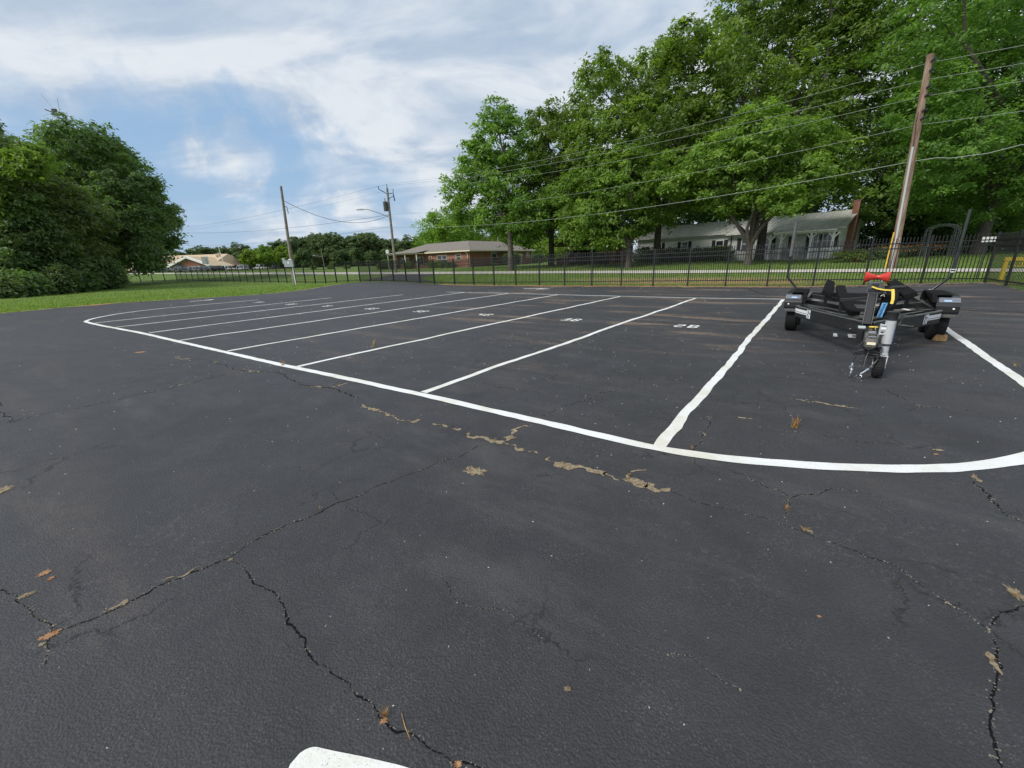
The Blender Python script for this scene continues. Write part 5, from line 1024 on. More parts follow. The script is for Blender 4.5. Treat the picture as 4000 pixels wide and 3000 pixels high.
# --- school with beige roof
def school():
    Yd = 175.; rt = empty('school_building', (0, 0, 0)); tag(rt, 'far brick school building with broad beige roof behind the parked cars', 'building')
    q = lambda px, py, dy=0: pt(px, py, Yd+dy)
    zg = float(hz(q(700, 1055)[0], Yd)); BE = mat('beige_roof', (.50, .38, .25), .8, var=.12, vscale=.8); 
    xl, xr = q(455, 1040)[0], q(845, 1040)[0]; ze = q(700, 1041)[2]; zr_ = q(760, 991)[2]
    xrr = q(814, 991)[0]; y0, y1 = Yd, Yd+24
    MB().box(((xl+xr)/2, (y0+y1)/2, (zg-3+ze)/2), (xr-xl-2, y1-y0-2, ze-zg+3)).build('wall', BRICK, rt)
    prof_ = [(y0-1, ze), (y0+3.5, ze+(zr_-ze)*.42), (y0+12, zr_), (y0+20.5, ze+(zr_-ze)*.42), (y1+1, ze)]
    R0 = [(xl+ (5 if i == 2 else 1.5 if i in (1, 3) else 0), y_, z_) for i, (y_, z_) in enumerate(prof_)]
    R1 = [(xr-((xr-xrr) if i == 2 else (xr-xrr)*.45 if i in (1, 3) else 0), y_, z_) for i, (y_, z_) in enumerate(prof_)]
    MB().rings([R0, R1]).build('roof', BE, rt)
    gl, gr_, gm = q(668, 1036, -8), q(812, 1033, -8), q(732, 1010, -8); yg = Yd-8
    gb = MB(); pol = [(gl[0], zg-3), (gr_[0], zg-3), (gr_[0], gr_[2]), (gm[0], gm[2]), (gl[0], gr_[2])]; gb.prism(pol, yg, yg+9, 'y').build('gable_wall', BRICK, rt)
    tr_ = MB(); tr_.beam((gl[0]-1, yg-.3, gr_[2]-.4), (gm[0], yg-.3, gm[2]+.5), 1.2, .7).beam((gr_[0]+1, yg-.3, gr_[2]-.4), (gm[0], yg-.3, gm[2]+.5), 1.2, .7).build('gable_trim', WHITE, rt)
    MB().add([(gl[0]-1.5, yg-.8, gr_[2]-.6), (gm[0], yg-.8, gm[2]+.8), (gm[0], yg+14, gm[2]+.8), (gl[0]-1.5, yg+14, gr_[2]-.6), (gr_[0]+1.5, yg-.8, gr_[2]-.6), (gr_[0]+1.5, yg+14, gr_[2]-.6)], [(0, 1, 2, 3), (1, 4, 5, 2)]).build('gable_roof', BE, rt)
    for px in (510, 545, 590, 625, 655): a = q(px, 1048)[0]; MB().box((a, y0+.9, zg+2.3), (2.4, .2, 2.2)).build('window', WHITE, rt)
    for px in (700, 760): a = q(px, 1048)[0]; MB().box((a, yg-.05, zg+1.6), (2.4, .2, 3.0)).build('entrance', GLASS, rt)
    # left wing
    wl, wr = q(455, 1040, -14)[0], q(560, 1040, -14)[0]; MB().box(((wl+wr)/2, Yd-8, (zg-3+ze-1)/2), (wr-wl, 12, ze-1-zg+3)).build('wing_wall', BRICK, rt)
    MB().rings([[(x_, Yd-15, ze-1.2), (x_, Yd-8, zr_-3.5), (x_, Yd+2, ze)] for x_ in (wl-1, wr+1)]).build('wing_roof', BE, rt)
school()

# ------------------------------------------------------------------ cars
CARP = {}
def paint(nm, c): 
    if nm not in CARP: CARP[nm] = mat('car_paint_'+nm, c, .3, metal=.1, coat=.5)
    return CARP[nm]
TYRE = mat('tyre_rubber', (.012, .012, .013), .75, spec=.3); RIM = mat('rim', (.45, .46, .47), .35, metal=.7); LAMP = mat('lamp_glass', (.7, .7, .72), .2); REDL = mat('tail_lamp', (.35, .02, .02), .3)
def make_car(loc, rz, col, label, kind='sedan', group=None, name='parked_car'):
    rt = empty(name, loc, rz); tag(rt, label, 'car', group); L_ = {'sedan': 4.6, 'suv': 4.8, 'van': 5.2, 'truck': 5.4}[kind]; wd = 1.82; hh = {'sedan': 1.42, 'suv': 1.72, 'van': 2.0, 'truck': 1.8}[kind]; a = L_/2
    bl = .82 if kind != 'sedan' else .74
    low = [(-a, .35), (-a, bl*.9), (-a+.15, bl), (a-1.0, bl+.02), (a-.1, bl*.82), (a, .6), (a-.05, .3), (-a+.1, .28)]
    def hull(poly_, w0, w1, zt):
        R_ = []
        for s_, f in ((-1, .94), (-.82, 1), (.82, 1), (1, .94)): R_.append([(x_*(.985 if abs(s_) == 1 else 1), s_*w0/2, z_ if abs(s_) < 1 else z_*.97+.01) for x_, z_ in poly_])
        return MB().rings(R_)
    hull(low, wd, wd, 1).build('body', col, rt, True)
    top = {'sedan': [(-a+.75, bl), (-a+1.35, hh-.03), (-.1, hh), (.55, hh-.06), (a-1.15, bl)], 'suv': [(-a+.1, bl), (-a+.45, hh-.03), (.3, hh), (.75, hh-.08), (a-1.15, bl)], 'van': [(-a+.05, bl), (-a+.15, hh), (.9, hh), (1.3, hh-.1), (a-.8, bl)], 'truck': [(-.6, bl), (-.45, hh-.02), (.5, hh), (.8, hh-.06), (a-1.45, bl)]}[kind]
    def cab(sc, w_, zadd=0): return [[(x_*sc, y_*(1 if z_ < bl+.05 else .82), z_+zadd) for x_, z_ in top] for y_ in (-w_/2, w_/2)]
    MB().rings(cab(1, wd*.93)).build('cabin', GLASS, rt)
    rf = [(x_, z_) for x_, z_ in top if z_ > bl+.2]; m_ = MB(); m_.rings([[(x_*1.0, y_, z_+.012) for x_, z_ in rf]+[(x_*.98, y_, z_-.07) for x_, z_ in rf[::-1]] for y_ in (-wd*.385, wd*.385)]); 
    for y_ in (-1, 1):
        for (x0, z0), (x1, z1) in ((top[0], top[1]), (top[-1], top[-2])): m_.beam((x0, y_*wd*.465, z0), (x1, y_*wd*.385, z1), .07, .07)
        m_.beam((-.1, y_*wd*.47, bl), (-.15, y_*wd*.39, hh-.05), .09, .05)
    m_.build('roof', col, rt)
    if kind == 'truck': MB().box((-a+1.0, 0, bl+.01), (1.7, 1.4, .04)).build('bed', BED_DARK, rt)  # near-black slab laid over the closed pickup bed
    for x_ in (-a+.9, a-.9):
        for y_ in (-wd/2+.08, wd/2-.08):
            wh_ = MB().lathe([(.20, -.11), (.33, -.11), (.345, -.06), (.345, .06), (.33, .11), (.20, .11)], (x_, y_, .34), 'y', 18).build('wheel', TYRE, rt, True); s_ = 1 if y_ > 0 else -1
            MB().lathe([(.0, s_*.06), (.10, s_*.10), (.21, s_*.095), (.22, s_*.02)], (x_, y_, .34), 'y', 14).build('rim', RIM, wh_)
    for y_ in (-.66, .66): MB().box((a-.08, y_, .66), (.12, .34, .14)).build('headlight', LAMP, rt); MB().box((-a+.03, y_, .78), (.1, .26, .2)).build('tail_light', REDL, rt)
    return rt
cols = {'white': (.72, .73, .74), 'grey': (.16, .17, .18), 'silver': (.42, .43, .44), 'black': (.02, .02, .023), 'navy': (.03, .04, .08), 'maroon': (.12, .03, .03), 'dark': (.05, .055, .065)}
for px, c, kind, Yd, lab in ((548, 'white', 'van', 148, 'white van at the left end of the far parked row, before the school'), (580, 'white', 'suv', 150, 'white car just right of the white van before the school'), (612, 'white', 'truck', 146, 'white pickup before the school left wing'), (645, 'grey', 'sedan', 142, 'dark grey saloon right of the white pickup in the far row'),
        (680, 'white', 'sedan', 145, 'white saloon between the dark grey saloon and the silver one'), (703, 'navy', 'van', 152, 'dark blue van under the school gable'), (728, 'silver', 'sedan', 141, 'silver saloon under the school gable peak'), (765, 'silver', 'suv', 147, 'pale silver car right of the school gable peak'), (790, 'white', 'truck', 150, 'white pickup at the right end of the school gable'),
        (812, 'grey', 'suv', 140, 'dark grey estate car before the road sign post'), (838, 'white', 'sedan', 148, 'white car right of the road sign post'), (862, 'black', 'suv', 139, 'black car left of the flagpole'), (893, 'white', 'suv', 140, 'white car below the flagpole'), (946, 'white', 'suv', 138, 'white car at the right end of the close row of cars'), (1022, 'white', 'truck', 145, 'white pickup left of the three small round trees'), (1072, 'dark', 'sedan', 150, 'dark low car beneath the three small round trees')):
    b_ = dist_base(px, 1060, Yd); make_car(b_, random.choice((R(160), R(-15), R(25))), paint(c, cols[c]), lab, kind, 'cars parked in the far row by the school')
b_ = P_(1.7, 1.6); make_car((b_[0], b_[1], float(hz(*b_))+.02), math.atan2(uC[1], uC[0])+R(20), paint('dark', cols['dark']), 'dark parked car in front of the carport', 'suv'); b_ = P_(LC*.45, -1.6)
make_car((b_[0], b_[1], float(hz(*b_))+.02), math.atan2(uC[1], uC[0])+R(180), paint('maroon', cols['maroon']), 'maroon car parked in the shade of the carport', 'sedan')

# ------------------------------------------------------------------ small roadside things
def post_thing(name, base, label, cat): rt = empty(name, base); tag(rt, label, cat); return rt
b_ = dist_base(829, 1066, 78); rt = post_thing('road_sign', b_, 'grey back of a leaning road sign beside the road at left', 'road sign')
MB().tube([(0, 0, -.3), (-.62, 0, 3.2)], .05, 8).build('post', GALV, rt); MB().box((-.78, .04, 2.9), (1.25, .03, 1.35)).build('sign_panel', mat('sign_back', (.30, .32, .33), .5), rt, bevel=.02)
b_ = dist_base(883, 1058, 135); rt = post_thing('flagpole', b_, 'thin flagpole with small red and white flag before the far wood', 'flagpole')
MB().tube([(0, 0, 0), (-.8, 0, 8.5)], [.09, .06], 8).build('pole', WHITE, rt)
fp = MB(); 
for i in range(6): fp.hexa([(-.6-.0-1.5*j_, .1*math.sin(i+j_*2), 4.4+i*.2+k_-.35*j_) for j_, k_ in ((0, 0), (1, 0))]+[(-.6-1.5, .1*math.sin(i+2)+.03, 4.4+i*.2-.35), (-.6, .03, 4.4+i*.2)]+[(-.6, 0, 4.58+i*.2), (-.6-1.5, .1*math.sin(i+2), 4.58+i*.2-.35), (-.6-1.5, .1*math.sin(i+2)+.03, 4.58+i*.2-.35), (-.6, .03, 4.58+i*.2)])
fp.build('flag', mat('flag_red', (.40, .12, .10), .8, col2=(.6, .55, .5), vscale=2), rt)
for px, Yd, lab in ((1225, 105, 'small yellow green bush on the grass beside the road, left of three'), (1292, 98, 'small yellow green bush beside the road, middle one of three'), (1357, 98, 'small yellow green bush beside the road, right one of three'), (1490, 75, 'low yellow green bush left of the lamp pole')):
    b_ = dist_base(px, 1058, Yd); hedge(b_, np.array([1., 0]), 1.3, .9, .9, lab, LEAF_LIME, px, name='bush')
b_ = dist_base(1533, 1060, 60); rt = post_thing('marker_post', b_, 'orange topped marker post left of the lamp pole foot', 'marker post'); MB().tube([(0, 0, 0), (0, 0, .75)], .05, 8).build('post', WHITE, rt); MB().tube([(0, 0, .75), (0, 0, 1.35)], .07, 8).build('marker', mat('orange', (.62, .14, .04), .5), rt)
b_ = dist_base(1522, 1060, 62); rt = post_thing('birdhouse_post', b_, 'thin post with white birdhouse left of the brick house', 'birdhouse'); MB().tube([(0, 0, 0), (0, 0, 2.5)], .04, 8).build('post', GALV, rt); MB().box((0, 0, 2.7), (.4, .3, .3)).prism([(-.28, 2.85), (.28, 2.85), (0, 3.1)], -.2, .2, 'y').build('birdhouse', WHITE, rt)
b_ = dist_base(1637, 1050, 57); rt = post_thing('mailbox', b_, 'dark mailbox on a white post before the brick house porch', 'mailbox'); MB().box((0, 0, .5), (.12, .12, 1.1)).build('post', WHITE, rt); MB().lathe([(.0, -.35), (.16, -.34), (.16, .34), (0, .35)], (0, 0, 1.2), 'y', 12).build('box', DARKM, rt, True)
# radio mast above the oak
b_ = pt(222, 440, 150); b_ = (b_[0], b_[1], float(hz(b_[0], b_[1]))); rt = post_thing('radio_mast', b_, 'thin radio mast with antennas rising above the oak', 'mast'); zt_ = pt(192, 365, 150)[2]-b_[2]; zm_ = pt(222, 440, 150)[2]-b_[2]
MB().tube([(0, 0, 0), (-.2, 0, zm_)], [.5, .3], 6).build('mast', GALV, rt); MB().tube([(-.2, 0, zm_), (-3.2, 0, zt_)], .09, 5).tube([(.8, 0, zm_-1), (1.6, 0, zm_+4)], .07, 5).build('antenna', GALV, rt); MB().box((-.2, 0, zm_-.5), (2.6, 1.2, .35)).beam((-.2, 0, zm_-.4), (-3.4, 0, zm_+1.0), .3, .3).box((-.6, 0, zm_+.6), (1.4, .5, .9)).build('platform', DARKM, rt)
# garden arch, bird feeder pole, sign, red can, flowers, yellow frame
b_ = TG(3670, 1005); b_ = dist_base(3660, 1000, b_[1]); ga = post_thing('garden_arch', b_, 'white lattice garden arch under the dark trees', 'garden arch'); ga.rotation_euler = (0, 0, R(-35)); ga.scale = (.78, .78, .80); LATT = mat('lattice_grey', (.13, .15, .14), .7)
sc_ = 2.45
for sx in (-1, 1):
    m_ = MB(); x_ = sx*1.0
    for dx_ in (-.16, .16): m_.beam((x_+dx_, 0, 0), (x_+dx_, 0, sc_), .05, .05); m_.beam((x_+dx_, .6, 0), (x_+dx_, .6, sc_), .05, .05)
    for k in range(13): z_ = .1+k*.19; m_.beam((x_-.16, -.035, z_), (x_+.16, -.035, z_), .025, .03); m_.beam((x_+sx*-.16, 0, z_), (x_+sx*-.16, .6, z_), .025, .03)
    m_.build('side_lattice', LATT, ga)
m_ = MB()
for dy_ in (0, .6):
    for rr_ in (.84, 1.16): m_.tube([(math.cos(t)*rr_, dy_, sc_+math.sin(t)*rr_*.45) for t in np.linspace(0, math.pi, 13)], .028, 5)
for t in np.linspace(.1, math.pi-.1, 12): m_.beam((math.cos(t)*.84, -.03, sc_+math.sin(t)*.38), (math.cos(t)*1.16, -.03, sc_+math.sin(t)*.52), .025, .03)
m_.build('arch_top', LATT, ga)
p_ = (pt(3862, 935, 17.2)); rt = post_thing('notice_panel', (p_[0], p_[1], float(hz(p_[0], p_[1]))), 'small white notice panel behind the right fence corner', 'notice'); MB().box((0, 0, p_[2]-rt.location[2]), (.62, .02, .20)).build('panel', WHITE, rt); MB().tube([(0.0, .03, 0), (0.0, .03, p_[2]-rt.location[2])], .02, 6).build('post', DARKM, rt)
b_ = dist_base(3352, 1005, 31.5); rt = post_thing('red_bin', b_, 'small red bin beside the right corner of the white house', 'bin'); MB().lathe([(.15, 0), (.19, .1), (.19, .62), (.1, .78)], (0, 0, 0), n=12).build('drum', mat('red_paint', (.42, .02, .03), .5), rt, True); MB().lathe([(.2, .6), (.2, .65)], (0, 0, 0), n=12).build('rim', DARKM, rt)
b_ = dist_base(3318, 1005, 31.8); hedge(b_, uW, 1.9, .9, .9, 'small dark plants with yellow tops at the right corner of the porch', LEAF_LIME, 77, name='garden_plant')
for i in range(7):
    b_ = dist_base(3395+i*45, 1000, 33+i*.35); hedge(b_, uW, 1.5, 1.0, .85, ['dark garden plant right beside the big pole foot on its left', 'dark garden plant behind the foot of the big brown pole', 'dark garden plant just right of the big brown pole', 'dark garden plant among the orange flowers', 'dark garden plant left of the garden arch', 'dark garden plant in the opening of the garden arch', 'dark garden plant at the right leg of the garden arch'][i], LEAF_DARK, 200+i, name='garden_plant')['group'] = 'plants of the garden bed'
FL = mat('flower_orange', (.50, .20, .05), .7); V = []; Fc = []
for k in range(260):
    b_ = dist_base(rng.uniform(3385, 3690), 1000, rng.uniform(32.4, 34.5)); z = b_[2]+rng.uniform(.5, .95); s_ = rng.uniform(.03, .06); b = len(V); a = rng.uniform(0, 6)
    for i in range(4): V.append((b_[0]+s_*math.cos(a+i*1.57), b_[1]+s_*.4*math.sin(a*2+i), z+s_*math.sin(a+i*1.57)))
    Fc.append((b, b+1, b+2, b+3))
tag(mesh_obj('flowers', npmesh('flowers', V, Fc), FL), 'orange blossoms of the garden bed before the dark woodland', 'flowers', kind='stuff')
b_ = pt(3958, 1095, 16.6); z0_ = float(hz(b_[0], b_[1])); rt = post_thing('yellow_frame', (b_[0], b_[1], z0_), 'yellow metal guard frame behind the fence at the right edge', 'guard frame'); rt.rotation_euler = (0, 0, R(-32)); YEL = mat('yellow_paint', (.62, .44, .03), .5)
m_ = MB()
for x_ in (-.36, .36): m_.beam((x_, 0, 0), (x_, 0, .82), .10, .08)
m_.build('posts', YEL, rt); MB().beam((-.43, 0, .86), (.43, 0, .86), .12, .14).build('top_rail', YEL, rt); 
for k in range(5): MB().beam((-.20+k*.1, 0, .60), (-.20+k*.1, 0, .785), .02, .03).build('bar', YEL, rt)
MB().beam((-.30, 0, .58), (.30, 0, .58), .03, .03).build('bar', YEL, rt)

# ------------------------------------------------------------------ boat trailer (x to its left as seen from the tongue, y rearwards)
TA = R(51.2); tr = empty('boat_trailer', (6.69, 7.60, .004), TA-math.pi/2); tag(tr, 'empty black tandem axle boat trailer with red bow roller parked in the first stall', 'boat trailer')
FRM = mat('trailer_black', (.012, .013, .015), .38, spec=.5, coat=.2, var=.2, vscale=5); EDGE = mat('paler_black', (.085, .09, .085), .6, var=.3, vscale=14)  # EDGE: paler black, brightens beam tops and post edges by colour; some fittings too
CARPET = mat('bunk_carpet', (.014, .014, .015), .98, spec=.1, bump=1, bscale=260, var=.3, vscale=60); SILV = mat('jack_silver', (.52, .54, .56), .42, metal=.25, var=.06, vscale=9); PLAS = mat('black_plastic', (.022, .023, .025), .5)
REDR = mat('roller_red', (.50, .035, .025), .32, spec=.5); STK = mat('sticker_white', (.72, .74, .76), .4); BLU = mat('sticker_blue', (.03, .30, .68), .4, col2=(.25, .50, .75), vscale=18); YELS = mat('strap_yellow', (.75, .58, .10), .8, var=.15, vscale=40)
CHROME = mat('chrome', (.62, .63, .65), .18, metal=1.0); REFL = mat('reflector_grey', (.14, .15, .18), .25, spec=.8); CABLE = mat('coil_cable', (.012, .012, .013), .4); RUST = mat('coupler_steel', (.16, .15, .13), .55, metal=.5, var=.3, vscale=30); DKB = mat('mark_dark', (.012, .014, .03), .5)
def B(): return MB()
# side rails + front V beams as one continuous bent beam per side, top flange slightly proud
for s_ in (-1, 1):
    pts = [(s_*.05, -2.42, .475), (s_*.90, -.72, .475), (s_*.955, -.60, .475), (s_*.975, -.46, .475), (s_*.97, -.32, .475), (s_*.95, .0, .475), (s_*.93, 1.4, .475), (s_*.92, 3.0, .475)]
    B().path([(a, b, c-.02) for a, b, c in pts], .052, .175).build('frame_rail', FRM, tr, bevel=.006)
    B().path([(a, b, .5475) for a, b, c in pts], .066, .010).build('frame_flange', EDGE, tr); B().path([(a, b, .3625) for a, b, c in pts], .066, .010).build('frame_flange', FRM, tr)
    # decal stripes and XT badge on the outside of the V beam near the corner
    A = np.array([s_*.05, -2.42]); Bq = np.array([s_*.90, -.72]); u_ = (Bq-A)/np.linalg.norm(Bq-A); n_ = np.array([u_[1], -u_[0]]); n_ = n_ if n_[1] < 0 else -n_
    def dp(t, z, o=.0285): p = A+u_*t+n_*o; return (p[0], p[1], z)
    L_ = np.linalg.norm(Bq-A); t0, t1 = L_-.30, L_+.01
    def quad(mb, a, b, z0, z1, sk=0., o=.0285): mb.add([dp(a, z0, o), dp(b, z0, o), dp(b+sk, z1, o), dp(a+sk, z1, o)], [(0, 1, 2, 3) if s_ < 0 else (0, 3, 2, 1)])
    m_ = B(); quad(m_, t0, t1, .462, .512); quad(m_, t0, t1, .434, .452)
    cr = [(s_*.90, -.72), (s_*.955, -.60), (s_*.975, -.46), (s_*.972, -.36)]
    for z0, z1 in ((.462, .512), (.434, .452)):
        pr_ = []
        for i, (x_, y_) in enumerate(cr):
            nn = ((u_*0+n_), np.array([s_*.9, -.42]), np.array([s_*.99, -.12]), np.array([s_*1., 0.]))[i]; nn = nn/np.linalg.norm(nn)*.0288; pr_.append((x_+nn[0], y_+nn[1]))
        for (xa, ya), (xb, yb) in zip(pr_[:-1], pr_[1:]): m_.add([(xa, ya, z0), (xb, yb, z0), (xb, yb, z1), (xa, ya, z1)], [(0, 1, 2, 3) if s_ < 0 else (0, 3, 2, 1)])
    m_.build('stripe_decal', STK, tr)
    m_ = B(); bt0 = t0-.145
    quad(m_, bt0, bt0+.135, .385, .538, .012, .029); m_.build('badge', STK, tr)
    m_ = B(); W_ = .135
    def bar(t_a, z_a, t_b, z_b, th=.006):
        fl_ = (lambda t: bt0+W_-t) if s_ < 0 else (lambda t: bt0+t)
        a_, b_ = np.array(dp(fl_(t_a), z_a, .0297)), np.array(dp(fl_(t_b), z_b, .0297)); m_.beam(a_, b_, .002, th, up=(0, 0, 1)) if abs(t_a-t_b) > .02 else m_.beam(a_, b_, th, .002, up=tuple(np.array([n_[0], n_[1], 0])))
    bar(.012, .388, .070, .536, .012); bar(.064, .388, .022, .536, .007); bar(.060, .485, .130, .485, .011); bar(.086, .388, .094, .482, .011); bar(.104, .45, .112, .45, .003); bar(.104, .462, .112, .462, .003)
    m_.build('badge_letters', DKB, tr)
    # inner braces
    B().beam((s_*.10, -1.75, .465), (s_*.90, -.12, .465), .045, .09).build('inner_brace', FRM, tr); B().beam((s_*.10, -1.75, .513), (s_*.90, -.12, .513), .055, .006).build('inner_brace', EDGE, tr)
    # outer bunk
    B().path([(s_*.55, -.72, .80), (s_*.555, .3, .805), (s_*.57, 3.0, .80)], .17, .085, up=(s_*.45*-1, 0, 1)).build('outer_bunk', CARPET, tr, bevel=.015)
    for y_ in (-.35, .95, 2.45): B().box((s_*.56, y_, .66), (.05, .07, .22)).box((s_*.60, y_, .60), (.12, .08, .02)).build('bunk_bracket', FRM, tr)
    # inner bow bunk, bent down towards the centre line
    B().path([(s_*.37, .55, .84), (s_*.35, -.55, .82), (s_*.31, -1.10, .76), (s_*.23, -1.50, .66), (s_*.14, -1.72, .58)], .14, .075, up=(0, 0, 1)).build('bow_bunk', CARPET, tr, bevel=.012)
    for y_, z_ in ((-.35, .60), (-1.15, .58)): B().box((s_*.33, y_, z_+.04), (.04, .06, .24)).build('bunk_bracket', FRM, tr)
    # guide post
    top_ = 2.12 if s_ < 0 else 1.45
    gp_ = [(s_*.95, 2.72, .46), (s_*.99, 2.72, .62), (s_*1.24, 2.72, .66), (s_*1.46, 2.72, .93), (s_*1.475, 2.72, 1.02), (s_*1.475, 2.72, 2.25 if s_ < 0 else 2.2)]
    B().tube(gp_[:5]+[(s_*1.475, 2.72, 1.5)], .026, 10).build('guide_post', FRM, tr, True)
    B().tube([(s_*1.475, 2.72, 1.45), (s_*1.475, 2.72, 2.28 if s_ < 0 else 1.56)], .040, 12).build('guide_sleeve', EDGE if s_ < 0 else FRM, tr, True)
    if s_ > 0: B().tube([(s_*1.475, 2.72, 1.56), (s_*1.475, 2.72, 2.28)], .027, 12).build('guide_tube', mat('tube_greygreen', (.025, .033, .027), .6), tr, True)
    if s_ > 0: B().tube([(s_*1.475, 2.72, 1.02), (s_*1.475, 2.72, 1.52)], .034, 12).build('guide_sleeve', PLAS, tr, True); _m = B(); [_m.lathe([(.0355, 0), (.0355, .018)], (s_*1.475, 2.72, z_), n=14) for z_ in (1.03, 1.08)]; _m.build('guide_ring', STK, tr)
    # fender: pressed shell over the two wheels
    x0, x1 = (.92, 1.20); prof_ = [(-.43, .50), (-.435, .62), (-.40, .665), (-.30, .735), (-.22, .765), (.4, .775), (1.18, .765), (1.34, .70), (1.40, .58), (1.41, .42)]
    inn_ = [(a*.985+.006*(1 if a < .4 else -1), b-.018) for a, b in prof_]; poly_ = prof_+[(a, b) for a, b in inn_[::-1]]
    B().prism(poly_, s_*x0, s_*x1, 'x').build('fender', FRM, tr, bevel=.004)
    side = [(-.43, .50), (-.40, .665), (-.30, .735), (-.22, .764), (.4, .774), (1.18, .764), (1.34, .70), (1.40, .58), (1.41, .42), (1.30, .46), (1.20, .60), (.85, .645), (.42, .56), (.0, .645), (-.30, .60), (-.38, .50)]
    B().prism(side, s_*(x1-.012), s_*(x1+.004), 'x').build('fender_skirt', FRM, tr)
    B().box((s_*1.06, -.436, .565), (.28, .02, .10)).build('fender_front', FRM, tr, bevel=.004); B().box((s_*1.07, -.40, .465), (.24, .03, .09)).build('mud_guard', EDGE, tr, bevel=.01)
    B().add([(s_*.95, -.397, .673), (s_*1.20, -.397, .673), (s_*1.20, -.297, .742), (s_*.95, -.297, .742)], [(0, 1, 2, 3) if s_ > 0 else (0, 3, 2, 1)]).build('reflective_panel', REFL, tr)
    B().add([(s_*1.01, -.387, .6835), (s_*1.10, -.387, .6835), (s_*1.10, -.352, .708), (s_*1.01, -.352, .708)], [(0, 1, 2, 3) if s_ > 0 else (0, 3, 2, 1)]).build('label_sticker', mat('label_blue', (.32, .48, .70), .4), tr)
    B().lathe([(.0, -.012), (.014, -.01), (.014, .004)], (s_*1.13, -.448, .575), 'y', 10).build('marker_light', mat('marker_lamp', (.85, .86, .85), .2), tr)
    # grip step on the inside top of the fender
    B().prism([(-.42, .69), (-.30, .80), (.30, .80), (.42, .785), (.42, .77), (-.42, .66)], s_*.86, s_*.92, 'x').build('step_edge', CARPET, tr, bevel=.01); B().box((s_*.99, .2, .785), (.24, 1.0, .012)).build('step_pad', CARPET, tr)
    # wheels
    for y_ in (0., .82):
        m_ = B().lathe([(.17, -.095), (.24, -.105), (.285, -.10), (.305, -.08), (.310, -.05), (.310, .05), (.305, .08), (.285, .10), (.24, .105), (.17, .095)], (s_*1.05, y_, .308), 'x', 40)
        wt = m_.build('wheel', TYRE, tr, True); g_ = B()
        for k in range(40):
            a = 2*math.pi*k/40
            for xo, tw in ((-.055, .12), (.055, -.12)): g_.beam((s_*1.05+xo-.028, y_+math.cos(a)*.3115, .308+math.sin(a)*.3115), (s_*1.05+xo+.028, y_+math.cos(a+tw)*.3115, .308+math.sin(a+tw)*.3115), .028, .006, up=(0, math.cos(a), math.sin(a)))
        g_.build('tread', TYRE, wt); B().lathe([(.0, -.05*s_), (.07, -.05*s_), (.13, .03*s_), (.17, .09*s_), (.172, -.085)], (s_*1.05, y_, .308), 'x', 24).build('rim', PLAS, wt)
        B().lathe([(.0, .09), (.04, .085), (.05, .0)] if s_ > 0 else [(.05, .0), (.04, -.085), (.0, -.09)], (s_*1.05, y_, .308), 'x', 14).build('hub', CHROME, wt)
for y_ in (0., .82): B().tube([(-.95, y_, .30), (.95, y_, .30)], .034, 10).build('axle', FRM, tr, True)
# cross members, sagging at the middle
for y_, d_ in ((-.28, .12), (.95, .15), (2.45, .14)):
    B().path([(-.925, y_, .50), (-.45, y_, .50-d_*.55), (-.15, y_, .50-d_), (.15, y_, .50-d_), (.45, y_, .50-d_*.55), (.925, y_, .50)], .06, .085).build('cross_member', FRM, tr, bevel=.004)
    B().path([(-.925, y_, .546), (-.45, y_, .546-d_*.55), (-.15, y_, .546-d_), (.15, y_, .546-d_), (.45, y_, .546-d_*.55), (.925, y_, .546)], .07, .006).build('cross_flange', EDGE, tr)
B().beam((-.92, 2.97, .475), (.92, 2.97, .475), .06, .13).build('rear_bar', FRM, tr); B().path([(-.60, -1.12, .50), (-.2, -1.15, .47), (.2, -1.15, .47), (.60, -1.12, .50)], .05, .05).build('cross_member', EDGE, tr)
B().tube([(-.85, .2, .43), (-.3, .1, .40), (.1, -.2, .40), (.6, .25, .43)], .012, 6).tube([(-.6, -.5, .46), (-.2, -.9, .43), (-.05, -1.8, .44)], .008, 6).build('brake_line', EDGE, tr)
bo = MB()
for s_ in (-1, 1):
    for k in range(9):
        t_ = .12+k*.088; p_ = np.array([s_*.05, -2.42])+(np.array([s_*.90, -.72])-np.array([s_*.05, -2.42]))*t_; n_ = np.array([s_*.895, -.447]); 
        if k in (0, 8): bo.tube([(p_[0]+n_[0]*.026, p_[1]+n_[1]*.026, .41), (p_[0]+n_[0]*.036, p_[1]+n_[1]*.036, .41)], .009, 6)
    for y_ in (-.1, .5, 1.2): bo.lathe([(.008, 0), (.008, .006), (0, .008)], (s_*1.0, y_, .775), n=6)
    for z_ in (.56, .70, .84): bo.box((s_*.030, -2.36+(z_-.5)*.76, z_), (.016, .012, .016))
bo.build('bolt_heads', GALV, tr)['kind'] = 'stuff'
B().tube([(-.05, -3.2, .52), (-.07, -2.9, .525), (-.06, -2.55, .53), (-.25, -2.0, .555), (-.55, -1.4, .556), (-.80, -.9, .556)], .006, 6).tube([(.05, -3.15, .515), (.06, -2.7, .52), (.25, -2.05, .556), (.6, -1.35, .556)], .006, 6).build('wiring', CABLE, tr)
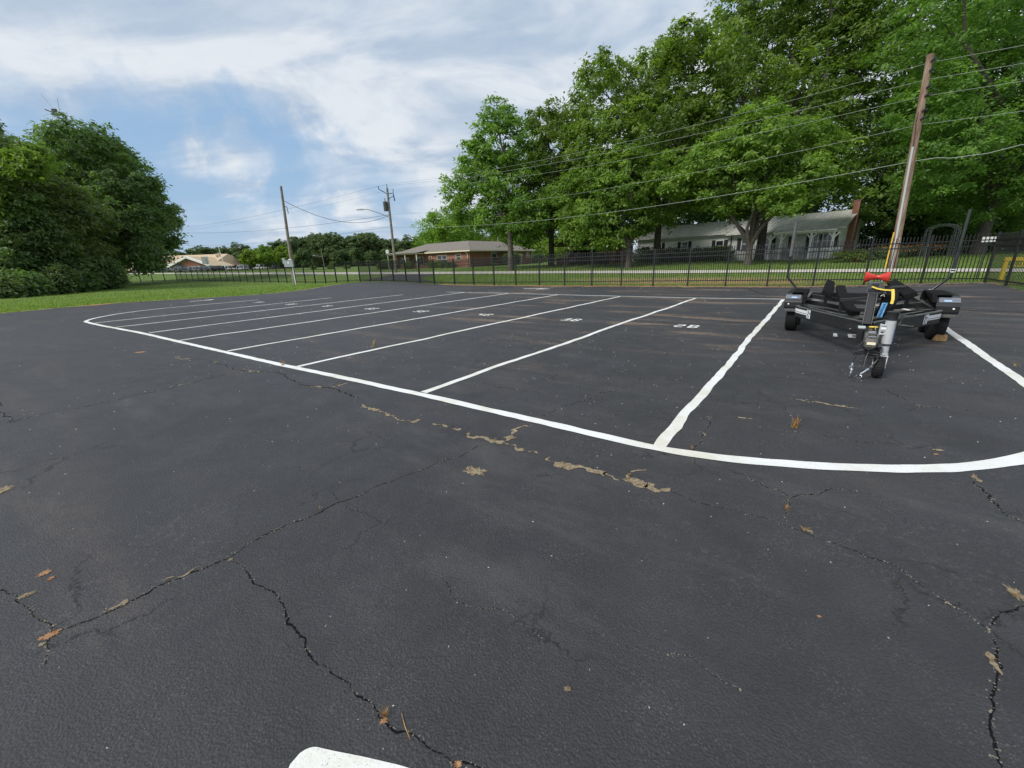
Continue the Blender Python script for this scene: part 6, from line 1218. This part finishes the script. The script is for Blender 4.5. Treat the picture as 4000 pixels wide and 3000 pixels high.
# tongue, coupler, safety gear
B().beam((0, -2.0, .455), (0, -3.22, .455), .085, .105).build('tongue', FRM, tr, bevel=.006)
B().box((-.052, -2.95, .455), (.018, .5, .13)).box((-.095, -3.05, .46), (.06, .22, .19)).build('tongue_plate', FRM, tr, bevel=.006); B().box((-.09, -3.05, .562), (.075, .12, .015)).build('step_cap', mat('cap_pale', (.50, .55, .55), .5), tr)
cpl = B().rings([[(x_, y_, z_) for x_, z_ in ((-w_, .405), (w_, .405), (w_, h_-.02), (w_*.6, h_), (-w_*.6, h_), (-w_, h_-.02))] for y_, w_, h_ in ((-3.20, .055, .53), (-3.42, .055, .53), (-3.52, .060, .515), (-3.60, .062, .495), (-3.655, .045, .47))]).build('coupler', RUST, tr, bevel=.004)
B().path([(0, -3.30, .545), (0, -3.42, .552), (0, -3.50, .535)], .055, .022).build('latch', CHROME, cpl); B().box((0, -3.46, .570), (.075, .03, .012)).box((0, -3.50, .556), (.085, .02, .010)).box((0, -3.57, .520), (.08, .02, .014)).box((-.055, -3.53, .525), (.02, .04, .05)).box((.055, -3.53, .525), (.02, .04, .05)).build('latch_plate', CHROME, cpl, bevel=.003)
B().box((0, -3.664, .452), (.082, .012, .030)).build('plate_label', mat('cream_label', (.80, .74, .55), .5), cpl)
B().tube([(-.06, -3.45, .43), (-.085, -3.5, .40), (-.11, -3.5, .37)], .014, 6).lathe([(.0, -.03), (.035, -.03), (.035, .03), (0, .03)], (.085, -3.52, .40), 'x', 12).build('chain_eye', DARKM, tr)
def coil(c, r_, n_, pitch, ax, th=.0065):
    P = []; 
    for k in range(int(n_*14)+1): a = 2*math.pi*k/14; P.append((c[0]+r_*math.cos(a)*1.4+pitch*ax[0]*k/14, c[1]+pitch*ax[1]*k/14, c[2]+r_*math.sin(a)*.62+pitch*ax[2]*k/14+.012*math.cos(a)))
    return P
B().tube([(-.04, -3.35, .40), (-.06, -3.45, .36)]+coil((-.055, -3.5, .315), .038, 1.6, .02, (-1, -.4, -.5))+[(-.11, -3.58, .285), (-.125, -3.62, .22), (-.128, -3.64, .185)], .0095, 6).build('safety_cable', CABLE, tr)
B().tube([(.04, -3.35, .40), (.05, -3.45, .37)]+coil((.04, -3.5, .325), .045, 2.3, .016, (.5, -.4, -1.8))+[(.10, -3.58, .255), (.085, -3.6, .22), (.045, -3.62, .16), (.03, -3.64, .125)], .0095, 6).build('safety_cable', CABLE, tr)
B().tube([(.0, -3.5, .40), (.0, -3.52, .30), (-.01, -3.54, .24), (-.012, -3.56, .13)], .004, 6).build('breakaway_cable', RUST, tr)
B().tube([(-.128, -3.64, .19), (-.130, -3.65, .155)], .013, 8).tube([(-.13, -3.65, .155)]+[(-.13+.022*math.sin(a), -3.655, .130+.026*math.cos(a)) for a in np.linspace(0, 5.8, 14)], .0065, 6).tube([(-.145, -3.655, .15), (-.118, -3.66, .11), (-.14, -3.655, .12)], .006, 5).tube([(-.125, -3.65, .105), (-.128, -3.66, .060), (-.132, -3.665, .015)], [.012, .011, .006], 6).build('safety_hook', CHROME, tr)
B().tube([(.034, -3.635, .130), (.010, -3.645, .108)], .015, 8).tube([(.010, -3.645, .108), (-.02, -3.655, .075), (-.035, -3.66, .065)], .011, 6).tube([(-.03, -3.665, .045)]+[(-.04+.028*math.sin(a), -3.67, .030+.024*math.cos(a)) for a in np.linspace(.3, 5.4, 14)], .0085, 6).box((-.035, -3.66, .060), (.03, .012, .014)).build('safety_hook', CHROME, tr)
# jack
jx, jy = .155, -3.42; lean = .0
jk = B().tube([(jx, jy, .42), (jx-.004, jy, .74)], .052, 24).build('jack_tube', SILV, tr, True)
B().lathe([(.054, 0), (.057, .004), (.057, .014), (.053, .018)], (jx, jy, .41), n=24).build('jack_collar', PLAS, jk); B().tube([(jx, jy, .28), (jx, jy, .415)], .039, 20).build('jack_ram', SILV, tr, True)
B().lathe([(.0, .112), (.048, .110), (.060, .104), (.059, .092), (.054, .085), (.054, 0)], (jx-.004, jy, .715), n=24).build('jack_cap', PLAS, jk, True)
B().path([(jx+.045, jy-.02, .80), (jx+.082, jy-.022, .785), (jx+.078, jy-.024, .70), (jx+.062, jy-.035, .655)], .018, .030, up=(0, 1, 0)).build('crank_arm', PLAS, jk, bevel=.003)
B().tube([(jx+.062, jy-.03, .660), (jx+.09, jy-.035, .663)], .010, 8).tube([(jx+.09, jy-.035, .663), (jx+.10, jy-.036, .663), (jx+.16, jy-.038, .655), (jx+.185, jy-.038, .652)], [.014, .017, .015, .013], 10).tube([(jx+.183, jy-.038, .652), (jx+.196, jy-.04, .665)], [.013, .006], 8).build('crank_handle', PLAS, jk, True)
_m = B().box((jx-.085, jy+.01, .60), (.016, .09, .125)).tube([(jx-.085, jy+.0, .60), (jx-.03, jy+.0, .60)], .042, 18).box((jx-.058, jy-.035, .655), (.06, .014, .018)).box((jx-.058, jy-.035, .545), (.06, .014, .018)); _m.build('jack_bracket', SILV, jk, True, bevel=.003)
_m = B()
for i in range(12):
    if i in (8,): continue
    a = -.55; z_ = .60-.0165*i; _m.box((jx+.046, jy-.028, z_), (.006, .010, .0095 if i % 3 else .012))
_m.build('jack_lettering', mat('ink_blue', (.02, .04, .20), .5), jk)
_m = B().lathe([(.041, 0), (.045, .004), (.045, .016), (.041, .02)], (jx, jy, .285), n=20).rings([[(jx-.03, jy-.03, .288), (jx+.035, jy-.03, .288), (jx+.035, jy+.03, .288), (jx-.03, jy+.03, .288)], [(jx-.09, jy-.035, .266), (jx+.048, jy-.035, .266), (jx+.048, jy+.035, .266), (jx-.09, jy+.035, .266)]])
_m.beam((jx+.042, jy-.005, .27), (jx+.036, jy-.045, .12), .010, .034, up=(0, 1, 0)).beam((jx-.085, jy-.005, .27), (jx-.085, jy-.045, .12), .010, .034, up=(0, 1, 0)).box((jx-.02, jy, .268), (.14, .06, .008)); fk_ = _m.build('jack_fork', SILV, tr, bevel=.003)
B().tube([(jx-.09, jy-.045, .1245), (jx+.045, jy-.045, .1245)], .009, 10).build('jack_axle', CHROME, fk_); jw = B().lathe([(.07, -.048), (.105, -.050), (.122, -.034), (.1245, 0), (.122, .034), (.105, .050), (.07, .048)], (jx-.024, jy-.045, .1245), 'x', 32).build('jack_wheel', TYRE, tr, True)
B().lathe([(.0, .03), (.07, .03), (.075, .040), (.075, -.040), (.07, -.03), (0, -.03)], (jx-.024, jy-.045, .1245), 'x', 24).build('wheel_disc', PLAS, jw)
_m = B()
for k in range(24):
    a = 2*math.pi*k/24
    for xo in (-.018, .018): _m.box((jx-.024+xo, jy-.045+math.cos(a)*.124, .1245+math.sin(a)*.124), (.026, .011, .009))
_m.build('tread', TYRE, jw)
# winch post and bow stop
B().beam((-.015, -2.44, .50), (-.005, -2.12, .92), .088, .10, up=(0, -1, .3)).build('winch_post', FRM, tr, bevel=.006); B().beam((-.062, -2.47, .50), (-.052, -2.15, .90), .008, .105, up=(0, -1, .3)).beam((.034, -2.47, .50), (.044, -2.15, .90), .008, .105, up=(0, -1, .3)).build('post_edge', EDGE, tr)
B().box((0, -2.10, .90), (.13, .16, .02)).beam((-.36, -1.9, .80), (.02, -2.02, .86), .05, .05).build('post_head', FRM, tr, bevel=.004)
_m = B().rings([[(x_, -2.13+dy_, z_) for x_, z_ in ((-.08, .925), (.085, .925), (.098, .96), (.088, 1.04), (.06, 1.10), (-.06, 1.10), (-.085, 1.04), (-.095, .96))] for dy_ in (-.05, .05)]); sb = _m.build('roller_stand', mat('stand_grey', (.065, .07, .08), .5), tr, bevel=.012)
B().box((0, -2.186, .975), (.135, .012, .028)).box((0, -2.184, 1.0), (.14, .01, .008)).build('stand_rib', PLAS, sb, bevel=.003); B().box((.0, -2.182, 1.05), (.075, .012, .06)).build('stand_recess', DARKM, sb, bevel=.01)
for x_ in (-.062, .062): B().path([(x_, -2.13, 1.06), (x_, -2.13, 1.15), (x_*.95, -2.13, 1.205)], .018, .05, up=(0, 1, 0)).build('roller_arm', mat('arm_grey', (.22, .23, .24), .5), sb, bevel=.004)
B().lathe([(.0, -.137), (.070, -.137), (.078, -.125), (.048, -.06), (.030, -.02), (.029, 0), (.030, .02), (.048, .06), (.078, .125), (.070, .137), (0, .137)], (0, -2.13, 1.165), 'x', 28).build('bow_roller', REDR, tr, True)
B().tube([(-.10, -2.13, 1.165), (.10, -2.13, 1.165)], .009, 8).build('roller_pin', CHROME, tr)
# winch strap (yellow), handle and right bow bunk sticker
B().path([(-.035, -2.20, 1.035), (.03, -2.21, 1.005), (.10, -2.20, .99), (.165, -2.19, .985), (.20, -2.19, .99)], .045, .006, up=(0, -.3, 1)).build('winch_strap', YELS, tr); B().path([(.195, -2.20, 1.0), (.21, -2.22, .93), (.218, -2.24, .86), (.214, -2.25, .80)], .034, .006, up=(0, -1, .1)).build('winch_strap', YELS, tr)
B().tube([(.17, -2.15, 1.02), (.33, -2.12, 1.03)], .021, 12).lathe([(.018, -.02), (.022, 0), (.0, .02)], (.175, -2.16, 1.01), 'z', 10).build('winch_handle', PLAS, tr, True); B().tube([(.06, -2.12, .93), (.12, -2.12, .97), (.19, -2.15, 1.01)], .010, 8).build('winch_crank', DARKM, tr); B().lathe([(.0, -.05), (.055, -.05), (.055, -.04), (.03, -.035), (.03, .035), (.055, .04), (.055, .05), (0, .05)], (.07, -2.02, .90), 'x', 18).build('winch_drum', DARKM, tr)
B().tube([(.08, -2.25, .905), (.11, -2.26, .93), (.12, -2.25, .90)], .006, 6).build('hook', mat('hook_pale', (.6, .62, .52), .4), tr)
B().path([(.175, -1.98, .905), (.165, -2.02, .78), (.140, -2.03, .62)], .115, .07, up=(0, -1, 0)).build('keel_pad', CARPET, tr, bevel=.02)
o0 = np.array([.098, -2.068, .585]); o1 = np.array([.128, -2.062, .795]); w0 = np.array([.062, .0, 0]); B().add([o0, o0+w0, o1+w0, o1], [(0, 1, 2, 3)]).build('blue_sticker', BLU, tr)
_m = B()
for k in range(9): p_ = o0+(o1-o0)*(.08+k*.10)+w0*.45+np.array([0, -.003, 0]); _m.box(tuple(p_), (.020, .002, .010 if k % 2 else .014)).box(tuple(p_+[.012, 0, .004]), (.006, .002, .016))
_m.build('sticker_letters', mat('ink_navy', (.01, .08, .30), .5), tr)
B().tube([(.05+.045*math.cos(a), -2.7+.03*math.sin(a), .522) for a in np.linspace(0, 6.28, 14)], .007, 6).tube([(.07, -2.72, .52), (.075, -2.74, .47)], .006, 6).build('tie_loop', YELS, tr)
# wooden chock by the right front wheel
cw = pt(3662, 1330, 1); cwp = G(3665, 1331); tag(B().prism([(-.075, 0), (.075, 0), (.072, .085), (.060, .10), (-.045, .10), (-.068, .075)], -.05, .05, 'y').build('wheel_chock', mat('chock_wood', (.20, .125, .055), .85, var=.35, vscale=30, bump=.6, bscale=60), None, bevel=.006), 'weathered wooden block wedged before the right front trailer wheel', 'wheel chock')
c_ = bpy.data.objects['wheel_chock']; c_.scale = (1.1, 1.1, 1.15); c_.location = (cwp[0]-.01, cwp[1]-.02, .004); c_.rotation_euler = (0, 0, R(-33))
